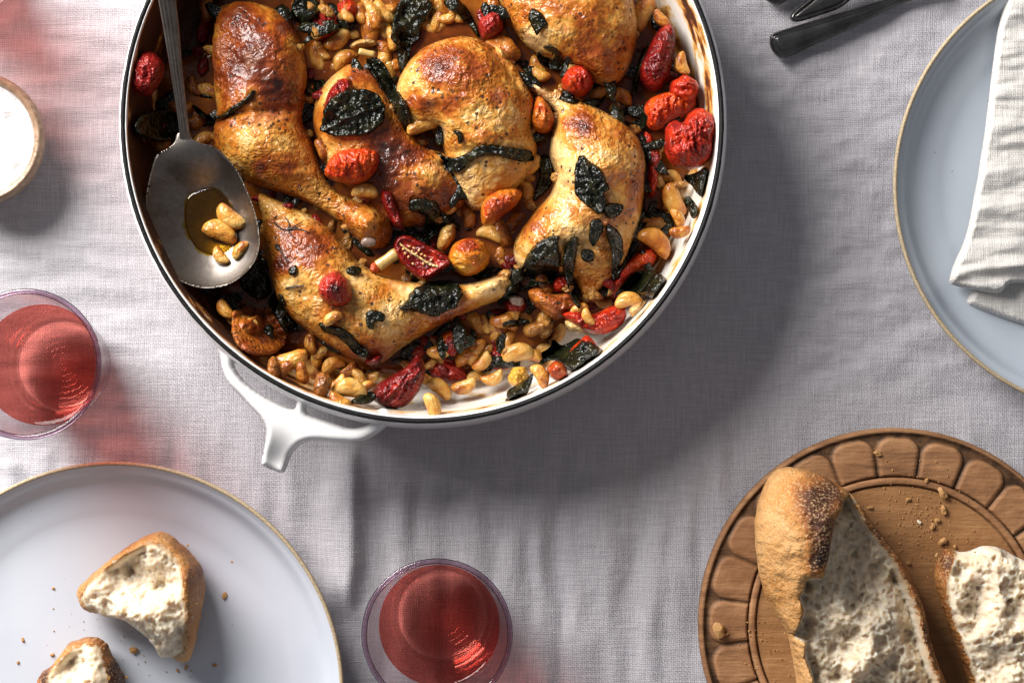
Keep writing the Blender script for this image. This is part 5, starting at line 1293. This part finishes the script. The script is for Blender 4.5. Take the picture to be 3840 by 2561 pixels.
F("small dark leaf tube beside the large cracked bean", [(1572, 456), (1584, 450), (1596, 468), (1604, 486), (1594, 502), (1586, 498), (1578, 474)], crumple=0.0012, seed=26)
F("wide black leaf with a stalk near the rim at lower right", [(1240, 838), (1246, 812), (1262, 796), (1270, 778), (1290, 792), (1322, 778), (1346, 784), (1372, 800), (1388, 816), (1372, 836), (1348, 852), (1320, 860), (1300, 848), (1280, 832), (1262, 828)], crumple=0.0024, seed=27, vein=(1256, 822, 1380, 818))
F("narrow pointed black leaf on the white floor touching the near rim", [(1148, 934), (1162, 916), (1166, 896), (1184, 884), (1206, 870), (1224, 856), (1222, 874), (1214, 898), (1196, 918), (1172, 930)], crumple=0.0016, seed=28, vein=(1150, 932, 1224, 858))
F("curled black leaf at the crisp leg's edge below the spoon", [(614, 690), (628, 674), (654, 674), (662, 694), (664, 722), (678, 748), (676, 764), (656, 764), (642, 742), (628, 718)], crumple=0.0024, seed=29, lift=0.002)
F("long charred strip on the crisp leg facing the handle", [(732, 740), (752, 746), (784, 752), (806, 766), (824, 788), (846, 808), (838, 820), (814, 812), (796, 792), (772, 772), (744, 762)], crumple=0.0016, seed=30)
F("dark leaf in the shade under the spoon bowl's tip", [(548, 620), (580, 600), (606, 608), (620, 640), (622, 672), (600, 690), (572, 676), (552, 652)], crumple=0.0022, seed=31, lift=0.004)
F("dark leaf in deep shade at the left wall beside the spoon's neck", [(318, 296), (340, 266), (376, 250), (404, 262), (412, 292), (396, 318), (360, 326), (330, 322)], crumple=0.0022, seed=32, lift=0.004)
F("small dark leaf in shade above the pale split bean", [(444, 148), (462, 150), (480, 148), (482, 170), (476, 192), (460, 190), (450, 170)], crumple=0.0016, seed=33)
F("dark leaf stuck on the white wall at the rim's right", [(1630, 322), (1638, 306), (1648, 316), (1650, 340), (1642, 356), (1632, 344)], crumple=0.0010, seed=34)
F("small dark leaf half under the dark collapsed tomato", [(804, 924), (820, 910), (846, 898), (862, 908), (852, 924), (828, 928)], crumple=0.0010, seed=35)
F("black leaf hanging over the collapsed tomato at the frame's far edge", [(668, 24), (680, -2), (712, -8), (736, 14), (730, 42), (708, 56), (684, 50)], crumple=0.0022, seed=36, lift=0.003)
F("dark leaf in the gap between the first two legs", [(700, 206), (712, 186), (736, 178), (748, 190), (738, 206), (722, 218), (706, 222)], crumple=0.0016, seed=37, lift=0.002)
F("black leaf scrap capping the crisp leg's bone end", [(1086, 634), (1102, 618), (1130, 610), (1158, 618), (1150, 630), (1120, 636), (1100, 644)], crumple=0.0018, seed=38)
F("notched charred scrap on the crisp drumstick", [(840, 722), (854, 712), (884, 722), (880, 738), (862, 738), (858, 756), (844, 752)], crumple=0.0008, seed=39, bb=4)
F("tiny charred square on the crisp leg's upper edge", [(796, 616), (812, 610), (828, 616), (826, 628), (808, 632), (796, 626)], crumple=0.0005, seed=40, bb=4)
F("tiny charred bit on the crisp thigh beside the thyme", [(664, 616), (678, 608), (684, 622), (676, 634), (664, 630)], crumple=0.0005, seed=41, bb=4)
F("thin black leaf edge lying in the juice behind the upright bean", [(1146, 744), (1170, 732), (1206, 732), (1216, 740), (1190, 748), (1160, 752)], crumple=0.0012, seed=42)
F("tiny dark scrap of leaf at the centre leg's lower left", [(1038, 302), (1050, 300), (1062, 306), (1062, 328), (1052, 330), (1050, 314)], crumple=0.0006, seed=44, bb=4)
F("black scrap tucked under the small round red tomato", [(1290, 216), (1316, 222), (1332, 232), (1318, 240), (1296, 234), (1284, 226)], crumple=0.0012, seed=45)

# thyme sprigs
def sprig(label, strands, z=None):
    cu = []
    root = None
    vs = []; fs = []
    for pts, w in strands:
        P = smooth_prof([(a, b) for a, b in pts], 4); k = w * SV * MPP * 0.5
        ring = []
        for i, (a, b) in enumerate(P):
            x, y = V(a, b, 0.04); zz = float(hm_get(x, y)) + 0.0008; x, y = V(a, b, zz)
            if i + 1 < len(P): d = np.array(V(*P[i + 1], zz)) - np.array(V(a, b, zz))
            d = d / (np.linalg.norm(d) + 1e-9); r = k * (1 - 0.5 * i / len(P))
            base = len(vs)
            for j in range(6):
                t = 2 * math.pi * j / 6; vs.append((x - d[1] * r * math.cos(t), y + d[0] * r * math.cos(t), zz + r * math.sin(t)))
            ring.append(base)
        for a, b in zip(ring[:-1], ring[1:]):
            for j in range(6): fs.append((a + j, a + (j + 1) % 6, b + (j + 1) % 6, b + j))
    return tag(mesh_obj("thyme_sprig", np.array(vs), fs, MTWIG), label, "herb", "thyme sprigs on the food")
sprig("branched thyme sprig on the crisp thigh", [([(630, 510), (645, 524), (660, 528)], 4), ([(660, 528), (664, 514), (655, 500)], 4), ([(660, 528), (680, 518), (696, 508)], 4), ([(664, 526), (690, 526), (710, 534), (726, 530)], 3.5), ([(660, 528), (668, 540), (680, 548)], 3)])
sprig("thyme twig ending in a charred bud on the crisp thigh", [([(638, 564), (648, 584), (662, 600)], 4.5), ([(638, 560), (634, 568), (640, 572)], 8)])
sprig("short pale thyme twig under the charred bits of the crisp thigh", [([(656, 662), (676, 658), (698, 656)], 5)])
sprig("thyme sprig beside the bone end of the shaded leg", [([(790, 548), (806, 566), (814, 582), (836, 578)], 5), ([(800, 560), (812, 548)], 4), ([(808, 572), (796, 580)], 4)])
sprig("dry thyme sprig under the crisp leg beside the curly heap", [([(826, 862), (850, 848), (876, 842), (896, 836)], 7), ([(850, 850), (868, 834), (884, 830)], 5), ([(862, 848), (880, 854), (900, 850)], 4)])
sprig("thyme stem crossing from the black mass onto the centre leg", [([(926, 150), (930, 120), (936, 100)], 4)])
sprig("green thyme stem between the far thigh and the shank", [([(1186, 80), (1206, 106), (1226, 124)], 4)])

# ------------------------------------------------------------------ serving spoon and what it holds
def serving_spoon():
    zs = 0.058
    c = V(757, 800, zs); root = empty("serving_spoon", (*V(465, 500, 0.05), 0.04)); tag(root, "large tarnished silver serving spoon with a fluted handle resting in the pan", "spoon")
    bowl_px = [(711, 500), (722, 522), (740, 534), (767, 543), (800, 550), (830, 572), (858, 600), (893, 646), (926, 716), (950, 777), (967, 842), (973, 916), (958, 973), (922, 1022), (865, 1063), (807, 1079), (758, 1081), (693, 1063), (636, 1026), (587, 965), (558, 891), (547, 785), (552, 711), (571, 634), (591, 584), (636, 557), (660, 535), (671, 504)]
    zrim = 0.047
    P = np.array([ray(a, b, zrim) for a, b in bowl_px])
    bx, by = ray(765, 860, zrim); k = MPP
    def disp(x, y, d, h):
        return 0 * x
    # concave dish: sheet of constant thickness whose depth grows with distance from the edge
    S = smooth_poly(P, 6); step = 0.0006
    x0, y0 = S.min(0) - 0.002; x1, y1 = S.max(0) + 0.002
    X, Y = np.meshgrid(np.arange(x0, x1, step), np.arange(y0, y1, step), indexing='ij'); M = inside(X, Y, S); D, BX, BY = dist_poly(X, Y, S)
    u = poisson(M); u = u / u.max()
    neck = np.array(ray(690, 500, zrim)); q = np.hypot(X - neck[0], Y - neck[1])
    dep = 0.0160 * u ** 0.80 * sstep(0.004, 0.030, q) + 0.004 * u * (X - bx) / 0.030
    rise = 0.004 * sstep(0.03, 0.0, q)
    Z = zrim - dep + rise + 0.00008 * fbm(X * 120, Y * 120, 2, 2)
    pad = np.pad(M, 1); nb = np.ones(M.shape, bool)
    for a in (0, 1, 2):
        for b in (0, 1, 2): nb &= pad[a:a + M.shape[0], b:b + M.shape[1]]
    Bd = M & ~nb; X = np.where(Bd, BX, X); Y = np.where(Bd, BY, Y); Z = np.where(Bd, zrim + rise, Z)
    it = np.full(M.shape, -1); it[M] = np.arange(M.sum()); n = int(M.sum())
    top = np.stack([X[M], Y[M], Z[M]], 1); bot = top - np.array([0, 0, 0.0013])
    Q = np.stack([it[:-1, :-1], it[1:, :-1], it[1:, 1:], it[:-1, 1:]], -1).reshape(-1, 4); ok = (Q >= 0).sum(1)
    fs = [tuple(f) for f in Q[ok == 4].tolist()] + [tuple(v for v in f if v >= 0) for f in Q[ok == 3].tolist()]
    ec = {}
    for f in fs:
        for a, b in zip(f, f[1:] + f[:1]):
            if (b, a) in ec: del ec[(b, a)]
            else: ec[(a, b)] = 1
    fb = [tuple(v + n for v in f[::-1]) for f in fs] + [(b, a, a + n, b + n) for a, b in ec]
    mesh_obj("spoon_bowl", np.vstack([top, bot]), fs + fb, MSPOON, root)
    hm_put(X[M], Y[M], Z[M])
    # oil lying in the deepest part of the bowl
    lev = zrim - 0.0126; zt_ = np.where(M & ~Bd & (q > 0.02), Z, 1.0); w = lev + 0.0004 * fbm(X * 200, Y * 200, 4, 2)
    m2 = zt_ < w; i2 = np.full(M.shape, -1); i2[m2] = np.arange(m2.sum()); n2 = int(m2.sum())
    up = np.stack([X[m2], Y[m2], np.full(n2, lev) - 0.0006 * sstep(0.0010, 0.0, lev - Z[m2])], 1); dn = np.stack([X[m2], Y[m2], Z[m2] + 0.0001], 1)
    Q2 = np.stack([i2[:-1, :-1], i2[1:, :-1], i2[1:, 1:], i2[:-1, 1:]], -1).reshape(-1, 4); o2 = (Q2 >= 0).sum(1)
    f2 = [tuple(f) for f in Q2[o2 == 4].tolist()] + [tuple(v for v in f if v >= 0) for f in Q2[o2 == 3].tolist()]
    tag(mesh_obj("oil_pool", np.vstack([up, dn]), f2 + [tuple(v + n2 for v in f[::-1]) for f in f2], MOIL), "pool of golden olive oil in the serving spoon", "oil")
    # fluted handle rising over the rim towards the far side
    hx = [((560, -180), (644, -180), 0.094), ((576, -80), (652, -80), 0.086), ((592, 0), (660, 0), 0.080), ((612, 110), (672, 110), 0.072), ((634, 240), (682, 240), 0.064), ((656, 380), (697, 380), 0.057), ((668, 460), (706, 458), 0.0530), ((672, 505), (711, 500), 0.0512), ((672, 530), (722, 528), 0.0500)]
    vs = []; fs = []; m = 25
    prof = []
    for i, (a, b, z) in enumerate(hx):
        A = np.array(ray(*a, z)); B = np.array(ray(*b, z))
        for j in range(m):
            t = j / (m - 1); p = A + (B - A) * t
            f = min(1, i / 1.0) * (0.00075 * (abs(math.sin(t * math.pi * 4.5)) ** 0.6 - 0.5) + 0.0016 * math.sqrt(max(0, 1 - (2 * t - 1) ** 2)))
            if i >= len(hx) - 1: f *= 0.4
            vs.append((p[0], p[1], z + f))
        for j in range(m):
            t = j / (m - 1); p = A + (B - A) * t; vs.append((p[0], p[1], z - 0.0016 * math.sqrt(max(0, 1 - (2 * t - 1) ** 2)) - 0.0003))
    w = 2 * m
    for i in range(len(hx) - 1):
        for j in range(m - 1):
            fs.append((i * w + j, (i + 1) * w + j, (i + 1) * w + j + 1, i * w + j + 1)); fs.append((i * w + m + j + 1, (i + 1) * w + m + j + 1, (i + 1) * w + m + j, i * w + m + j))
        fs.append((i * w, i * w + m, (i + 1) * w + m, (i + 1) * w)); fs.append((i * w + m - 1, (i + 1) * w + m - 1, (i + 1) * w + w - 1, i * w + w - 1))
    mesh_obj("spoon_handle", np.array(vs), fs, MSPOON, root)
serving_spoon()
bean(530, 500, 74, 36, "upper brown bean lying in the oil of the spoon", z=0.0356)
bean(507, 533, 80, 24, "largest brown bean in the spoon, curved, at the oil's edge", z=0.0356)
bean(507, 589, 48, 50, "pale halved bean in the spoon, lower left of the four", z=0.0368)
bean(552, 574, 48, -50, "pale halved bean in the spoon nearest its rim", z=0.0380)

# ------------------------------------------------------------------ crumbs
def crumb_mesh(seed):
    bm = bmesh.new(); bmesh.ops.create_icosphere(bm, subdivisions=2, radius=1.0)
    for v in bm.verts:
        p = v.co; n = float(fbm(np.array([p.x * 1.7 + seed]), np.array([p.y * 1.7]), p.z * 1.7, 3)[0]); v.co = p * (1 + 0.5 * n); v.co.z *= 0.6
    me = bpy.data.meshes.new("crumb"); bm.to_mesh(me); bm.free(); return me
CM = [crumb_mesh(i) for i in range(6)]
CMB = []
for m in CM:
    m.materials.append(MBIT); p = m.copy(); p.materials.clear(); p.materials.append(MPALE); CMB.append(p)
def crumb(x, y, size, label, pale=False, i=0, zoff=0.0):
    wx, wy = V(x, y, 0.01); z = float(hm_get(wx, wy)); wx, wy = V(x, y, z)
    o = bpy.data.objects.new("bread_crumb", (CMB if pale else CM)[i % 6]); COL.objects.link(o); k = size * SV * MPP * 0.5
    o.location = (wx, wy, z + k * 0.45); o.scale = (k, k * 0.7, k * 0.8); o.rotation_euler = (0, 0, i * 1.3)
    return tag(o, label, "crumb", "bread crumbs")
big = [(307, 1491, 22, "largest toasted crumb, between the two torn breads on the plate", 0), (516, 1366, 16, "toasted crumb right of the large torn bread on the plate", 0), (351, 1199, 10, "dark crumb above the large torn bread", 0), (379, 1184, 7, "pale fleck farthest above the large torn bread", 1),
       (544, 1258, 13, "white flake near the plate's right rim", 1), (535, 1288, 14, "brown sliver below the white flake on the plate", 0), (431, 1252, 8, "dark fleck close to the large torn bread's shoulder", 0), (493, 1526, 11, "toasted crumb right of the large bread's lower tip", 0), (428, 1531, 11, "crumb just under the large bread's lower tip", 0), (408, 1538, 9, "smaller crumb under the large bread's lower tip", 0),
       (120, 1502, 10, "dark crumb left of the smaller bread chunk", 0), (53, 1468, 10, "tan crumb at the plate's left beside the smaller chunk", 0), (123, 1350, 9, "tan crumb left of the large torn bread", 0), (42, 1520, 8, "tan fleck lowest at the plate's left", 0), (290, 1554, 10, "crumb by the frame's near edge on the plate", 0), (495, 1335, 6, "white speck beside the large bread's shadow", 1),
       (1650, 1446, 38, "largest golden crust flake on the carved border petals", 0), (1668, 1455, 10, "crumb beside the golden crust flake on the border petals", 0), (1720, 1448, 8, "crumb on the board's ring groove", 0), (2014, 1040, 18, "golden flake in the notch between two top petals", 0), (2126, 1103, 12, "crumb on the raised ring at the board's top", 0), (2163, 1133, 26, "large golden flake just inside the ring", 0),
       (2085, 1146, 12, "tan crumb left of the large flake inside the ring", 0), (2166, 1170, 20, "golden flake below the large flake inside the ring", 0), (2151, 1194, 16, "round crumb third in line below the ring", 0), (2140, 1208, 15, "round crumb fourth in line below the ring", 0), (2110, 1198, 10, "pale crumb beside the line of round crumbs", 1), (2164, 1242, 20, "elongated crumb above the airy bread piece", 0), (2192, 1254, 10, "small crumb right above the airy bread piece", 0), (1998, 1165, 11, "crumb beside the loaf end's shoulder", 0), (2150, 1274, 12, "crumb left of the airy bread piece's dark corner", 0), (2085, 1292, 12, "crumb stuck at the loaf end's right edge", 0)]
for i, (x, y, s, l, p) in enumerate(big): crumb(x, y, s, l, bool(p), i)
def dust(name, label, pts_f, n, smin, smax, seed, mat):
    r = random.Random(seed); vs = []; fs = []
    for i in range(n):
        x, y = pts_f(r); wx, wy = V(x, y, 0.01); z = float(hm_get(wx, wy)); wx, wy = V(x, y, z); k = r.uniform(smin, smax) * SV * MPP * 0.5; b = len(vs)
        for d in ((1, 0, 0), (-.8, .3, 0), (0, 1, 0), (.1, -1, 0), (0, 0, .8), (0, 0, -.5)):
            vs.append((wx + d[0] * k * r.uniform(.7, 1.3), wy + d[1] * k * r.uniform(.6, 1.2), z + k * 0.4 + d[2] * k))
        for f in ((0, 2, 4), (2, 1, 4), (1, 3, 4), (3, 0, 4), (2, 0, 5), (1, 2, 5), (3, 1, 5), (0, 3, 5)): fs.append((b + f[0], b + f[1], b + f[2]))
    return tag(mesh_obj(name, np.array(vs), fs, mat, smooth=False), label, "crumbs", kind="stuff")
dust("plate_crumbs", "fine toasted crumbs scattered over the plate with torn bread", lambda r: (r.gauss(330, 130), r.gauss(1430, 95)), 110, 1.8, 5, 3, MBIT)
dust("board_crumbs", "fine golden crumbs scattered over the wooden board", lambda r: (r.gauss(2090, 60), r.gauss(1200, 60)), 230, 1.8, 5.5, 4, MBIT)
dust("board_edge_crumbs", "fine crumbs along the board's lower border beside the loaf end", lambda r: (r.gauss(1770, 40), r.gauss(1500, 50)), 50, 1.8, 5.5, 6, MBIT)
